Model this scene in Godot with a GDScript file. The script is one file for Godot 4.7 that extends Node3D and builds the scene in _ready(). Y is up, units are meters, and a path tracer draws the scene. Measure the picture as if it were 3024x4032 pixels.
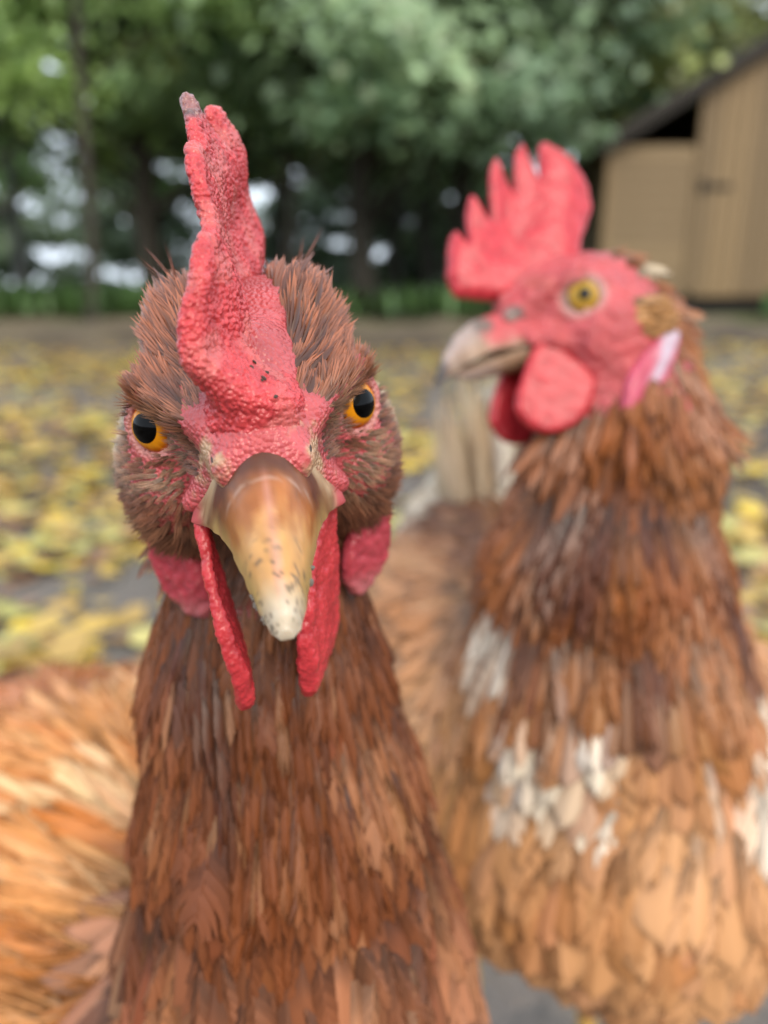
extends Node3D

const HIDE := Color(0.845, 0.845, 0.845)      # deepens every vertex colour of the birds alike
var rng := RandomNumberGenerator.new()
var eye_at := Vector3(0, 0.42, 0)
var cam: Camera3D
var taken := {}
var mats := {}
var cell := FastNoiseLite.new()
var soft := FastNoiseLite.new()

# ------------------------------------------------------------------ small helpers
func lin(r: float, g: float, b: float) -> Color:
	return Color(r / 255.0, g / 255.0, b / 255.0).srgb_to_linear()

func numbered(called: String) -> String:
	var n: int = taken.get(called, 0)
	taken[called] = n + 1
	return called if n == 0 else "%s_%03d" % [called, n]

func tag(o: Node3D, label: String, category: String, group := "", kind := "") -> Node3D:
	o.set_meta("label", label)
	if category != "":
		o.set_meta("category", category)
	if group != "":
		o.set_meta("group", group)
	if kind != "":
		o.set_meta("kind", kind)
	return o

func thing(called: String, at: Vector3, label: String, category: String, group := "") -> Node3D:
	var o := Node3D.new()
	o.name = numbered(called)
	o.position = at
	add_child(o)
	return tag(o, label, category, group)

func part(called: String, m: Mesh, mat: Material, parent: Node) -> MeshInstance3D:
	var o := MeshInstance3D.new()
	o.name = numbered(called) if parent == self else called
	o.mesh = m
	o.material_override = mat
	parent.add_child(o, true)
	return o

func many(called: String, m: Mesh, mat: Material, xf: Array, cols: Array, parent: Node) -> MultiMeshInstance3D:
	var mm := MultiMesh.new()
	mm.transform_format = MultiMesh.TRANSFORM_3D
	mm.use_colors = true
	mm.mesh = m
	mm.instance_count = xf.size()
	for i in xf.size():
		mm.set_instance_transform(i, xf[i])
		mm.set_instance_color(i, cols[i])
	var o := MultiMeshInstance3D.new()
	o.name = called
	o.multimesh = mm
	o.material_override = mat
	o.set_meta("kind", "stuff")
	parent.add_child(o, true)
	return o

func mesh_of(v: PackedVector3Array, ix: PackedInt32Array, c := PackedColorArray(), uv := PackedVector2Array(), n := PackedVector3Array()) -> ArrayMesh:
	# triangles are clockwise seen from outside
	if n.is_empty():
		n.resize(v.size())
		for t in range(0, ix.size(), 3):
			var a := v[ix[t]]
			var f := (v[ix[t + 2]] - a).cross(v[ix[t + 1]] - a)
			n[ix[t]] += f
			n[ix[t + 1]] += f
			n[ix[t + 2]] += f
		for i in n.size():
			n[i] = n[i].normalized() if n[i].length_squared() > 1e-30 else Vector3.UP
	var arr := []
	arr.resize(Mesh.ARRAY_MAX)
	arr[Mesh.ARRAY_VERTEX] = v
	arr[Mesh.ARRAY_NORMAL] = n
	arr[Mesh.ARRAY_INDEX] = ix
	if not c.is_empty():
		arr[Mesh.ARRAY_COLOR] = c
	if not uv.is_empty():
		arr[Mesh.ARRAY_TEX_UV] = uv
	var m := ArrayMesh.new()
	m.add_surface_from_arrays(Mesh.PRIMITIVE_TRIANGLES, arr)
	return m

func sheet_ix(rows: int, cols: int, wrap := false, base := 0) -> PackedInt32Array:
	var ix := PackedInt32Array()
	var w := cols if wrap else cols - 1
	for r in rows - 1:
		for q in w:
			var a := base + r * cols + q
			var b := base + r * cols + (q + 1) % cols
			var d := a + cols
			var e := b + cols
			ix.append_array([a, d, b, b, d, e])
	return ix

func tube(v: PackedVector3Array, ix: PackedInt32Array, pts: Array, rad: Array, sides := 8) -> void:
	var base := v.size()
	var side := Vector3(1, 0, 0.13).normalized()
	for i in pts.size():
		var t: Vector3 = (pts[mini(i + 1, pts.size() - 1)] - pts[maxi(i - 1, 0)]).normalized()
		if absf(t.dot(side)) > 0.95:
			side = Vector3(0, 0.1, 1).normalized()
		var b := (side - t * side.dot(t)).normalized()
		var k := t.cross(b)
		for s in sides:
			var an := TAU * s / sides
			v.append(pts[i] + (b * cos(an) + k * sin(an)) * rad[i])
	ix.append_array(sheet_ix(pts.size(), sides, true, base))
	for e in [0, pts.size() - 1]:
		v.append(pts[e])
		var o: int = base + e * sides
		for s in sides:
			if e == 0:
				ix.append_array([v.size() - 1, o + s, o + (s + 1) % sides])
			else:
				ix.append_array([v.size() - 1, o + (s + 1) % sides, o + s])

func box(v: PackedVector3Array, ix: PackedInt32Array, c: Vector3, s: Vector3, bs := Basis.IDENTITY, bev := 0.004) -> void:
	# a chamfered box: three nested slabs' corners
	var h := s * 0.5
	var faces := [[0, 1, 2], [1, 2, 0], [2, 0, 1]]
	var pts := {}
	for f in faces:
		for sg in [-1.0, 1.0]:
			var ids := []
			for q in [[-1, -1], [1, -1], [1, 1], [-1, 1]]:
				var p := Vector3.ZERO
				p[f[0]] = h[f[0]] * sg
				p[f[1]] = (h[f[1]] - bev) * q[0]
				p[f[2]] = (h[f[2]] - bev) * q[1]
				pts["%d%d%d%d" % [f[0], int(sg * (1)), q[0], q[1]]] = v.size()
				ids.append(v.size())
				v.append(c + bs * p)
			if sg > 0:
				ix.append_array([ids[0], ids[2], ids[1], ids[0], ids[3], ids[2]])
			else:
				ix.append_array([ids[0], ids[1], ids[2], ids[0], ids[2], ids[3]])
	for f in faces:       # chamfers along axis f[2], between faces f[0] and f[1]
		for s0 in [-1, 1]:
			for s1 in [-1, 1]:
				var a: int = pts["%d%d%d%d" % [f[0], s0, s1, -1]]
				var b: int = pts["%d%d%d%d" % [f[0], s0, s1, 1]]
				var d: int = pts["%d%d%d%d" % [f[1], s1, -1, s0]]
				var e: int = pts["%d%d%d%d" % [f[1], s1, 1, s0]]
				if s0 * s1 > 0:
					ix.append_array([a, b, d, b, e, d])
				else:
					ix.append_array([a, d, b, b, d, e])

func std(key: String, rough: float, color := Color.WHITE, vc := true) -> StandardMaterial3D:
	if mats.has(key):
		return mats[key]
	var m := StandardMaterial3D.new()
	m.resource_name = key
	m.albedo_color = color
	m.roughness = rough
	m.vertex_color_use_as_albedo = vc
	mats[key] = m
	return m

func noise_tex(size: int, freq: float, kind: int, cellular_ret := FastNoiseLite.RETURN_DISTANCE, oct := 3, ramp: Gradient = null) -> NoiseTexture2D:
	var n := FastNoiseLite.new()
	n.noise_type = kind
	n.seed = 11
	n.frequency = freq
	n.fractal_octaves = oct
	if kind == FastNoiseLite.TYPE_CELLULAR:
		n.fractal_type = FastNoiseLite.FRACTAL_NONE
		n.cellular_return_type = cellular_ret
	var t := NoiseTexture2D.new()
	t.width = size
	t.height = size
	t.seamless = true
	t.seamless_blend_skirt = 0.2
	t.noise = n
	t.color_ramp = ramp
	return t

func ss(a: float, b: float, x: float) -> float:
	return smoothstep(a, b, x)

# ------------------------------------------------------------------ signed distance bodies
class Sdf:
	var A := PackedVector3Array()
	var D := PackedVector3Array()
	var L := PackedFloat32Array()
	var RA := PackedFloat32Array()
	var RB := PackedFloat32Array()
	var K := PackedFloat32Array()
	var EI: Array[Transform3D] = []
	var ER := PackedVector3Array()
	var EK := PackedFloat32Array()
	var SC := PackedVector3Array()
	var SR := PackedFloat32Array()
	func cone(a: Vector3, b: Vector3, ra: float, rb: float, k: float) -> void:
		A.append(a)
		D.append(b - a)
		L.append(maxf((b - a).length_squared(), 1e-6))
		RA.append(ra)
		RB.append(rb - ra)
		K.append(k)
	func ball(c: Vector3, r: Vector3, k: float, bs := Basis.IDENTITY) -> void:
		EI.append(Transform3D(bs, c).affine_inverse())
		ER.append(r)
		EK.append(k)
	func cut(c: Vector3, r: float) -> void:
		SC.append(c)
		SR.append(r)
	func d(p: Vector3) -> float:
		var best := 1e6
		for i in EI.size():
			var q: Vector3 = EI[i] * p / ER[i]
			var k0 := q.length()
			var e := k0 * (k0 - 1.0) / maxf((q / ER[i]).length(), 1e-6)
			var k := EK[i]
			var h := maxf(k - absf(best - e), 0.0) / k
			best = minf(best, e) - h * h * k * 0.25
		for i in A.size():
			var q := p - A[i]
			var t := clampf(q.dot(D[i]) / L[i], 0.0, 1.0)
			var e := (q - D[i] * t).length() - RA[i] - RB[i] * t
			var k := K[i]
			var h := maxf(k - absf(best - e), 0.0) / k
			best = minf(best, e) - h * h * k * 0.25
		for i in SC.size():
			best = maxf(best, SR[i] - (p - SC[i]).length())
		return best

func nets(sd: Callable, lo: Vector3, hi: Vector3, h: float) -> Array:
	const B := 5
	var nx := int(ceil((hi.x - lo.x) / h)) + 2
	var ny := int(ceil((hi.y - lo.y) / h)) + 2
	var nz := int(ceil((hi.z - lo.z) / h)) + 2
	var g := PackedFloat32Array()
	g.resize(nx * ny * nz)
	g.fill(1.0)
	var live := []
	var reach := (B - 1) * 0.5 * 1.7321 * h * 1.5 + 2.0 * h
	for bz in range(0, nz, B):
		for by in range(0, ny, B):
			for bx in range(0, nx, B):
				var dc: float = sd.call(lo + (Vector3(bx, by, bz) + Vector3.ONE * (B - 1) * 0.5) * h)
				var skip := absf(dc) > reach
				if skip and dc > 0:
					continue
				var ex := mini(bx + B, nx)
				var ey := mini(by + B, ny)
				var ez := mini(bz + B, nz)
				for z in range(bz, ez):
					for y in range(by, ey):
						var o := (z * ny + y) * nx
						for x in range(bx, ex):
							g[o + x] = -1.0 if skip else sd.call(lo + Vector3(x, y, z) * h)
				if not skip:
					live.append(Vector3i(bx, by, bz))
	var id := PackedInt32Array()
	id.resize(nx * ny * nz)
	id.fill(-1)
	var v := PackedVector3Array()
	var off := [0, 1, nx, nx + 1, nx * ny, nx * ny + 1, nx * ny + nx, nx * ny + nx + 1]
	var cor := [Vector3(0, 0, 0), Vector3(1, 0, 0), Vector3(0, 1, 0), Vector3(1, 1, 0), Vector3(0, 0, 1), Vector3(1, 0, 1), Vector3(0, 1, 1), Vector3(1, 1, 1)]
	var edges := [[0, 1], [2, 3], [4, 5], [6, 7], [0, 2], [1, 3], [4, 6], [5, 7], [0, 4], [1, 5], [2, 6], [3, 7]]
	for b in live:
		for z in range(maxi(b.z - 1, 0), mini(b.z + B, nz - 1)):
			for y in range(maxi(b.y - 1, 0), mini(b.y + B, ny - 1)):
				for x in range(maxi(b.x - 1, 0), mini(b.x + B, nx - 1)):
					var at := (z * ny + y) * nx + x
					if id[at] >= 0:
						continue
					var ins := 0
					for k in 8:
						if g[at + off[k]] < 0.0:
							ins += 1
					if ins == 0 or ins == 8:
						continue
					var sum := Vector3.ZERO
					var cnt := 0
					for e in edges:
						var ga: float = g[at + off[e[0]]]
						var gb: float = g[at + off[e[1]]]
						if (ga < 0.0) != (gb < 0.0):
							var t := ga / (ga - gb)
							sum += cor[e[0]].lerp(cor[e[1]], t)
							cnt += 1
					id[at] = v.size()
					v.append(lo + (Vector3(x, y, z) + sum / cnt) * h)
	var ix := PackedInt32Array()
	var done := {}
	var st := [1, nx, nx * ny]
	for b in live:
		for z in range(maxi(b.z, 1), mini(b.z + B, nz - 1)):
			for y in range(maxi(b.y, 1), mini(b.y + B, ny - 1)):
				for x in range(maxi(b.x, 1), mini(b.x + B, nx - 1)):
					var at := (z * ny + y) * nx + x
					var ga := g[at]
					for ax in 3:
						var gb := g[at + st[ax]]
						if (ga < 0.0) == (gb < 0.0):
							continue
						var u: int = st[(ax + 1) % 3]
						var w: int = st[(ax + 2) % 3]
						var a := id[at - u - w]
						var q := id[at - w]
						var c := id[at]
						var d := id[at - u]
						if a < 0 or q < 0 or c < 0 or d < 0:
							continue
						if ga < 0.0:
							ix.append_array([a, c, q, a, d, c])
						else:
							ix.append_array([a, q, c, a, c, d])
	var n := PackedVector3Array()
	n.resize(v.size())
	for t in range(0, ix.size(), 3):
		var a := v[ix[t]]
		var f := (v[ix[t + 2]] - a).cross(v[ix[t + 1]] - a)
		n[ix[t]] += f
		n[ix[t + 1]] += f
		n[ix[t + 2]] += f
	for i in n.size():
		n[i] = n[i].normalized()
	return [v, n, ix]

# flat fleshy plate (comb, wattle, earlobe): outline in (z, y), thickness along x, edges rounded
func plate(poly: PackedVector2Array, half: Callable, bend: Callable, h: float, bump: float, freq: float, color: Callable) -> Array:
	var lo2 := poly[0]
	var hi2 := poly[0]
	for q in poly:
		lo2 = lo2.min(q)
		hi2 = hi2.max(q)
	lo2 -= Vector2.ONE * 3.0 * h
	hi2 += Vector2.ONE * 3.0 * h
	var w := int(ceil((hi2.x - lo2.x) / h)) + 8
	var t := int(ceil((hi2.y - lo2.y) / h)) + 8
	var flat := PackedFloat32Array()
	flat.resize(w * t)
	var hf := PackedFloat32Array()
	hf.resize(w * t)
	var bn := PackedFloat32Array()
	bn.resize(w * t)
	var xm := 0.0
	var xl := 0.0
	for j in t:
		for i in w:
			var p := lo2 + Vector2(i, j) * h
			var d := 1e9
			var inside := false
			var k := poly.size() - 1
			for q in poly.size():
				var a := poly[k]
				var e := poly[q] - a
				var s := p - a
				d = minf(d, (s - e * clampf(s.dot(e) / e.length_squared(), 0.0, 1.0)).length_squared())
				if (poly[q].y > p.y) != (a.y > p.y) and p.x < (a.x - poly[q].x) * (p.y - poly[q].y) / (a.y - poly[q].y) + poly[q].x:
					inside = not inside
				k = q
			d = sqrt(d)
			flat[j * w + i] = -d if inside else d
			hf[j * w + i] = half.call(p.x, p.y)
			bn[j * w + i] = bend.call(p.x, p.y)
			if inside:
				xm = maxf(xm, bn[j * w + i] + hf[j * w + i])
				xl = minf(xl, bn[j * w + i] - hf[j * w + i])
	var lo := Vector3(xl - 3.0 * h, lo2.y, lo2.x)
	var sd := func(p: Vector3) -> float:
		var i := clampi(int(round((p.z - lo.z) / h)), 0, w - 1)
		var j := clampi(int(round((p.y - lo.y) / h)), 0, t - 1)
		var k := j * w + i
		var hh := hf[k]
		return (Vector2(maxf(flat[k] + hh, 0.0), p.x - bn[k]).length() - hh) * 0.8
	var r := nets(sd, lo, Vector3(xm + 3.0 * h, hi2.y, hi2.x), h)
	var v: PackedVector3Array = r[0]
	var n: PackedVector3Array = r[1]
	var c := PackedColorArray()
	c.resize(v.size())
	for i in v.size():
		var p := v[i]
		var cn := cell.get_noise_3dv(p * freq)          # about -1 at a cell's centre
		var sn := soft.get_noise_3dv(p * 9.0)
		c[i] = color.call(p, cn, sn)
		v[i] = p + n[i] * (bump * (0.45 - (cn + 1.0) * (cn + 1.0) * 1.6) + 0.03 * sn)
	return [v, r[2], c]

func placed_mesh(r: Array, xf: Transform3D, uvs := false) -> ArrayMesh:
	var v: PackedVector3Array = r[0]
	var o := PackedVector3Array()
	o.resize(v.size())
	for i in v.size():
		o[i] = xf * v[i]
	return mesh_of(o, r[1], r[2])

# ------------------------------------------------------------------ feathers
func loose_feather_mesh(point: float, cup: float, arch: float, fray: float, rim: float, sd: int) -> ArrayMesh:
	# unit feather: length 1 along +y, width 1, outside towards +z; a shaft with barbs leaving it on both sides
	var r := RandomNumberGenerator.new()
	r.seed = sd
	var v := PackedVector3Array()
	var c := PackedColorArray()
	var ix := PackedInt32Array()
	var n := 22
	for s in [-1.0, 1.0]:
		for i in n:
			var t0 := 0.0 + 0.74 * i / (n - 1.0)
			var t1 := minf(t0 + 0.36 + r.randf_range(-fray, fray) * 0.7, 1.0 + r.randf_range(-0.06, 0.01))
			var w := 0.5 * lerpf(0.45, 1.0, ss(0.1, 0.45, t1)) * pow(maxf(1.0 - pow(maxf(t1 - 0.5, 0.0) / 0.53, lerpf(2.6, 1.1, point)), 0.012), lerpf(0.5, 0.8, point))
			var x: float = s * w * r.randf_range(1.0 - 1.5 * fray, 1.0 + fray)
			var dz := r.randf_range(-0.012, 0.012)
			var tone := r.randf_range(0.86, 1.14)
			var base := v.size()
			for k in 4:
				var u := k / 3.0
				var p := Vector2(0, t0).lerp(Vector2(x * 0.75, t0 + (t1 - t0) * 0.4), u).lerp(Vector2(x * 0.75, t0 + (t1 - t0) * 0.4).lerp(Vector2(x, t1), u), u)
				var hw := 0.040 * (1.0 - 0.8 * u * u * u)
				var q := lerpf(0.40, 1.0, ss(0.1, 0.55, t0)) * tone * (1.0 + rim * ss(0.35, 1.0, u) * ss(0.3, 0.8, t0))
				for e in [-1.0, 1.0]:
					v.append(Vector3(p.x - e * hw * 0.75 * s, p.y + e * hw * 0.9, -cup * p.x * p.x * 2.0 + 0.015 * (1.0 - u) - arch * p.y * p.y + dz + e * 0.004))
					c.append(Color(q, q, q))
			ix.append_array(sheet_ix(4, 2, false, base))
	var b0 := v.size()
	for k in 5:
		var t := k / 4.0 * 0.97
		for e in [-1.0, 1.0]:
			v.append(Vector3(e * 0.018 * (1.1 - t), t, 0.022 - arch * t * t))
			var q := 1.25 * lerpf(0.7, 1.0, t)
			c.append(Color(q, q, q))
	ix.append_array(sheet_ix(5, 2, false, b0))
	return mesh_of(v, ix, c)

func feather_mesh(point: float, cup: float, arch: float, fray: float, rim: float, sd: int) -> ArrayMesh:
	# unit contour feather: length 1 along +y, width 1, outside towards +z, rounded tip, streaks along the barbs
	var r := RandomNumberGenerator.new()
	r.seed = sd
	var v := PackedVector3Array()
	var c := PackedColorArray()
	var rows := 11
	var xs := [-1.0, -0.82, -0.55, -0.28, -0.06, 0.06, 0.28, 0.55, 0.82, 1.0]
	var streak := []
	for x in xs:
		streak.append(r.randf_range(0.88, 1.12))
	for i in rows:
		var t := 1.0 - pow(1.0 - float(i) / (rows - 1), 1.35)
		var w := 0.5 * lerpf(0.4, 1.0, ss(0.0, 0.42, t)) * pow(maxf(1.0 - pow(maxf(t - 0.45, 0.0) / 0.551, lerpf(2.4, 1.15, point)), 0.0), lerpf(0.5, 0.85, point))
		for k in xs.size():
			var x: float = xs[k]
			var px: float = x * w * (1.0 + (r.randf_range(-fray, fray) if absf(x) > 0.9 else 0.0))
			v.append(Vector3(px, t - 0.06 * absf(x) * t, -cup * px * px * 2.0 + (0.012 if absf(x) < 0.1 else 0.0) - arch * t * t))
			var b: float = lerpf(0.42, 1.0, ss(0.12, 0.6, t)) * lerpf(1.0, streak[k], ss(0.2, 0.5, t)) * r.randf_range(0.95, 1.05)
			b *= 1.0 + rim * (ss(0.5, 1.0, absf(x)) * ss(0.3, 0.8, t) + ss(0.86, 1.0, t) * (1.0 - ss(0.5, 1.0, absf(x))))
			if absf(x) < 0.1:
				b *= 1.22
			c.append(Color(b, b, b))
	return mesh_of(v, sheet_ix(rows, xs.size()), c)

func spike_mesh(hairs: int, fan: float, wid: float, sd: int, b0 := 0.55, b1 := 1.25) -> ArrayMesh:
	# small head feather: a handful of narrow tapered barbs leaving one root, unit length along +y
	var r := RandomNumberGenerator.new()
	r.seed = sd
	var v := PackedVector3Array()
	var c := PackedColorArray()
	var ix := PackedInt32Array()
	for k in hairs:
		var f := (float(k) / maxf(hairs - 1, 1) - 0.5) * 2.0
		var an := f * fan + r.randf_range(-0.05, 0.05)
		var ln := (1.0 - 0.3 * absf(f)) * r.randf_range(0.8, 1.0)
		var zz := r.randf_range(-0.08, 0.08)
		var base := v.size()
		for i in 5:
			var t := i / 4.0
			var w := wid * (1.0 - pow(t, 2.2)) * (0.75 if i == 0 else 1.0) + 0.002
			var a := an * (1.0 - 0.45 * t)
			var p := Vector3(sin(a) * t * ln + f * 0.02, cos(a) * t * ln, zz * t - 0.12 * t * t)
			var b := lerpf(b0, b1, t * t) * r.randf_range(0.75, 1.25)
			for s in [-1.0, 0.0, 1.0]:
				v.append(p + Vector3(s * w, 0, 0.5 * w * (1.0 - absf(s))))
				c.append(Color(b, b, b))
		ix.append_array(sheet_ix(5, 3, false, base))
	return mesh_of(v, ix, c)

# even spread of points over a mesh; rule(p, n) gives [] or [length, width, direction, colour, lift, spacing, variant]
func spread(v: PackedVector3Array, n: PackedVector3Array, ix: PackedInt32Array, tries: float, rule: Callable) -> Array:
	var out := []
	var grid := {}
	var gs := 0.5 if tries < 100.0 else 0.1
	var cand := []
	for t in range(0, ix.size(), 3):
		var a := v[ix[t]]
		var b := v[ix[t + 1]]
		var c := v[ix[t + 2]]
		var want := (b - a).cross(c - a).length() * 0.5 * tries
		var k := int(want) + (1 if rng.randf() < want - int(want) else 0)
		for q in k:
			var s := sqrt(rng.randf())
			var u := rng.randf()
			var w0 := 1.0 - s
			var w1 := s * (1.0 - u)
			var w2 := s * u
			cand.append([a * w0 + b * w1 + c * w2, (n[ix[t]] * w0 + n[ix[t + 1]] * w1 + n[ix[t + 2]] * w2).normalized()])
	for i in range(cand.size() - 1, 0, -1):
		var j := rng.randi_range(0, i)
		var tmp = cand[i]
		cand[i] = cand[j]
		cand[j] = tmp
	for cd in cand:
		var p: Vector3 = cd[0]
		var r: Array = rule.call(p, cd[1])
		if r.is_empty():
			continue
		var sp: float = r[5]
		var kk := Vector3i((p / gs).floor())
		var free := true
		var ring := int(ceil(sp / gs))
		for dz in range(-ring, ring + 1):
			for dy in range(-ring, ring + 1):
				for dx in range(-ring, ring + 1):
					for q in grid.get(kk + Vector3i(dx, dy, dz), []):
						if p.distance_squared_to(q) < sp * sp:
							free = false
							break
					if not free:
						break
				if not free:
					break
			if not free:
				break
		if not free:
			continue
		if not grid.has(kk):
			grid[kk] = []
		grid[kk].append(p)
		out.append([p, cd[1], r])
	return out

func feather_xf(p: Vector3, n: Vector3, r: Array) -> Transform3D:
	var dir: Vector3 = r[2]
	dir = (dir - n * dir.dot(n)).normalized()
	var a: float = r[4]
	var y := dir * cos(a) + n * sin(a)
	var z := n * cos(a) - dir * sin(a)
	var x := y.cross(z)
	var ln: float = r[0]
	var wd: float = r[1]
	return Transform3D(Basis(x * wd, y * ln, z * ln), p - n * 0.05)

func wear(hen: Node3D, list: Array, shapes: Array, mat: StandardMaterial3D, singles: int) -> void:
	# the feathers that show largest are parts, the rest is one mass per feather shape
	var scored := []
	var inv := cam.transform.affine_inverse()
	for i in list.size():
		var f = list[i]
		var xf := feather_xf(f[0], f[1], f[2])
		var mid: Vector3 = hen.position + (xf * Vector3(0, 0.6, 0)) * 0.01
		var q := inv * mid
		var s := 0.0
		if q.z < -0.02 and absf(q.x / q.z) < 0.515 and absf(q.y / q.z) < 0.687 and f[1].dot((eye_at - mid).normalized()) > 0.15:
			s = f[2][0] * f[2][1] / (q.z * q.z)
		scored.append([s, i, xf])
	scored.sort_custom(func(a, b): return a[0] > b[0])
	var tf := []
	var tc := []
	for s in shapes:
		tf.append([])
		tc.append([])
	for k in scored.size():
		var s = scored[k]
		var r: Array = list[s[1]][2]
		var xf: Transform3D = s[2]
		xf = Transform3D(xf.basis.scaled(Vector3.ONE * 0.01), xf.origin * 0.01)
		var col: Color = r[3]
		var kind: int = r[6] + (rng.randi() % 3)
		if rng.randf() < 0.12:
			kind = shapes.size() - 1 - rng.randi() % 2
		if k < singles and s[0] > 0.0:
			var g := (col * HIDE.srgb_to_linear()).linear_to_srgb()
			var key := "%s %d %d %d" % [mat.resource_name, int(round(g.r * 44)), int(round(g.g * 44)), int(round(g.b * 44))]
			if not mats.has(key):
				var m: StandardMaterial3D = mat.duplicate()
				m.resource_name = key
				m.albedo_color = Color(round(g.r * 44) / 44.0, round(g.g * 44) / 44.0, round(g.b * 44) / 44.0)
				mats[key] = m
			var o := part("feather", shapes[kind], mats[key], hen)
			o.transform = xf
		else:
			tf[kind].append(xf)
			tc[kind].append(col)
		if r[6] < 3 or r[6] == 6:
			for q in (2 if r[6] == 6 else (1 if rng.randf() < 0.55 else 0)):
				var lk := shapes.size() - 1 - q
				var tilt := Basis(xf.basis.z.normalized(), rng.randf_range(-0.3, 0.3))
				var off := xf.basis.x * rng.randf_range(-0.35, 0.35) + xf.basis.y * rng.randf_range(-0.1, 0.12) + xf.basis.z.normalized() * 0.0004
				tf[lk].append(Transform3D(tilt * xf.basis * Basis.from_scale(Vector3(0.6, 0.95, 0.95)), xf.origin + off))
				tc[lk].append(col * rng.randf_range(0.92, 1.12))
	for i in shapes.size():
		if tf[i].size():
			many("plumage", shapes[i], mat, tf[i], tc[i], hen)

# ------------------------------------------------------------------ heads
func track(keys: Array, x: float) -> float:
	if x <= keys[0].x:
		return keys[0].y
	for i in range(1, keys.size()):
		if x <= keys[i].x:
			var t: float = (x - keys[i - 1].x) / (keys[i].x - keys[i - 1].x)
			t = t * t * (3.0 - 2.0 * t) * 0.5 + t * 0.5
			return lerpf(keys[i - 1].y, keys[i].y, t)
	return keys[-1].y

func beak_mesh(top: Array, bot: Array, wid: Array, z0: float, z1: float, xf: Transform3D, color: Callable) -> ArrayMesh:
	var rows := 64
	var cols := 44
	var v := PackedVector3Array()
	var c := PackedColorArray()
	for i in rows:
		var t := float(i) / (rows - 1)
		t = 1.0 - pow(1.0 - t, 1.5)
		var z := lerpf(z0, z1, t)
		var yt := track(top, z)
		var yb := track(bot, z)
		var w := track(wid, z)
		var q := lerpf(1.7, 0.85, ss(0.05, 0.45, t))
		for k in cols:
			var a := TAU * k / cols
			var s := sin(a)
			var x := w * cos(a)
			var y := yb + (yt - yb) * pow(maxf(s, 0.0), q) if s >= 0.0 else yb + 0.12 * s * w
			var p := Vector3(x, y, z)
			c.append(color.call(p, a, t))
			var nse := soft.get_noise_3dv(p * 14.0) * 0.012
			v.append(xf * (p + Vector3(cos(a), sin(a), 0) * nse))
	var ix := sheet_ix(rows, cols, true)
	v.append(xf * Vector3(0, track(bot, z1) * 0.5 + track(top, z1) * 0.5, z1 + 0.015))
	c.append(c[c.size() - 1])
	for k in cols:
		ix.append_array([v.size() - 1, (rows - 1) * cols + (k + 1) % cols, (rows - 1) * cols + k])
	return mesh_of(v, ix, c)

func ball_mesh(r: float, rows: int, cols: int, color: Callable, xf: Transform3D, polar := PI) -> ArrayMesh:
	# a ball whose pole looks along +z
	var v := PackedVector3Array()
	var c := PackedColorArray()
	for i in rows:
		var th := maxf(polar * i / (rows - 1), 0.002)
		for k in cols:
			var a := TAU * k / cols
			v.append(xf * (Vector3(sin(th) * cos(a), sin(th) * sin(a), cos(th)) * r))
			c.append(color.call(th, a))
	return mesh_of(v, sheet_ix(rows, cols, true), c)

func looking(dir: Vector3) -> Basis:
	var z := dir.normalized()
	var x := Vector3.UP.cross(z).normalized()
	return Basis(x, z.cross(x), z)

func add_eye(hen: Node3D, hx: Transform3D, e: Vector3, gaze: Vector3, r: float, iris_at: float, pupil_at: float, inner: Color, outer: Color, white: Color) -> void:
	var xf := hx * Transform3D(looking(gaze), e)
	var wet := std("wet eye", 0.06, HIDE)
	wet.clearcoat_enabled = true
	wet.clearcoat = 0.1
	wet.metallic_specular = 0.22
	wet.clearcoat_roughness = 0.04
	var col := func(th: float, a: float) -> Color:
		var s := clampf((th - pupil_at) / (iris_at - pupil_at), 0.0, 1.6)
		var q := inner.lerp(outer, ss(0.15, 0.85, s + 0.12 * sin(a * 3.0 + 1.0) + 0.05 * sin(a * 23.0)))
		q = q * (1.0 + 0.15 * sin(a * 41.0) * ss(0.1, 0.5, s))
		q = q.lerp(Color(0.03, 0.012, 0.006), ss(0.86, 1.0, s) * 0.8)
		return q.lerp(white, ss(1.02, 1.15, s))
	var o := part("eye", ball_mesh(r, 40, 56, col, xf), wet, hen)
	var black := func(_th: float, _a: float) -> Color: return Color(0.002, 0.002, 0.002)
	part("pupil", ball_mesh(r * 1.012, 10, 40, black, xf, pupil_at), wet, o)

# ------------------------------------------------------------------ the hens
func skin_material() -> StandardMaterial3D:
	var m := std("bare skin", 0.30, HIDE)
	m.metallic_specular = 0.45
	m.heightmap_enabled = true
	m.heightmap_texture = noise_tex(512, 0.05, FastNoiseLite.TYPE_CELLULAR)
	m.heightmap_scale = 0.05
	m.heightmap_flip_texture = true
	m.uv1_triplanar = true
	m.uv1_scale = Vector3.ONE * 58.0
	m.subsurf_scatter_enabled = true
	m.subsurf_scatter_strength = 0.06
	return m

func feather_material() -> StandardMaterial3D:
	var m := std("feather", 0.37, HIDE)
	m.metallic_specular = 0.42
	m.rim_enabled = true
	m.rim = 0.03
	m.rim_tint = 0.5
	return m

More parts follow.
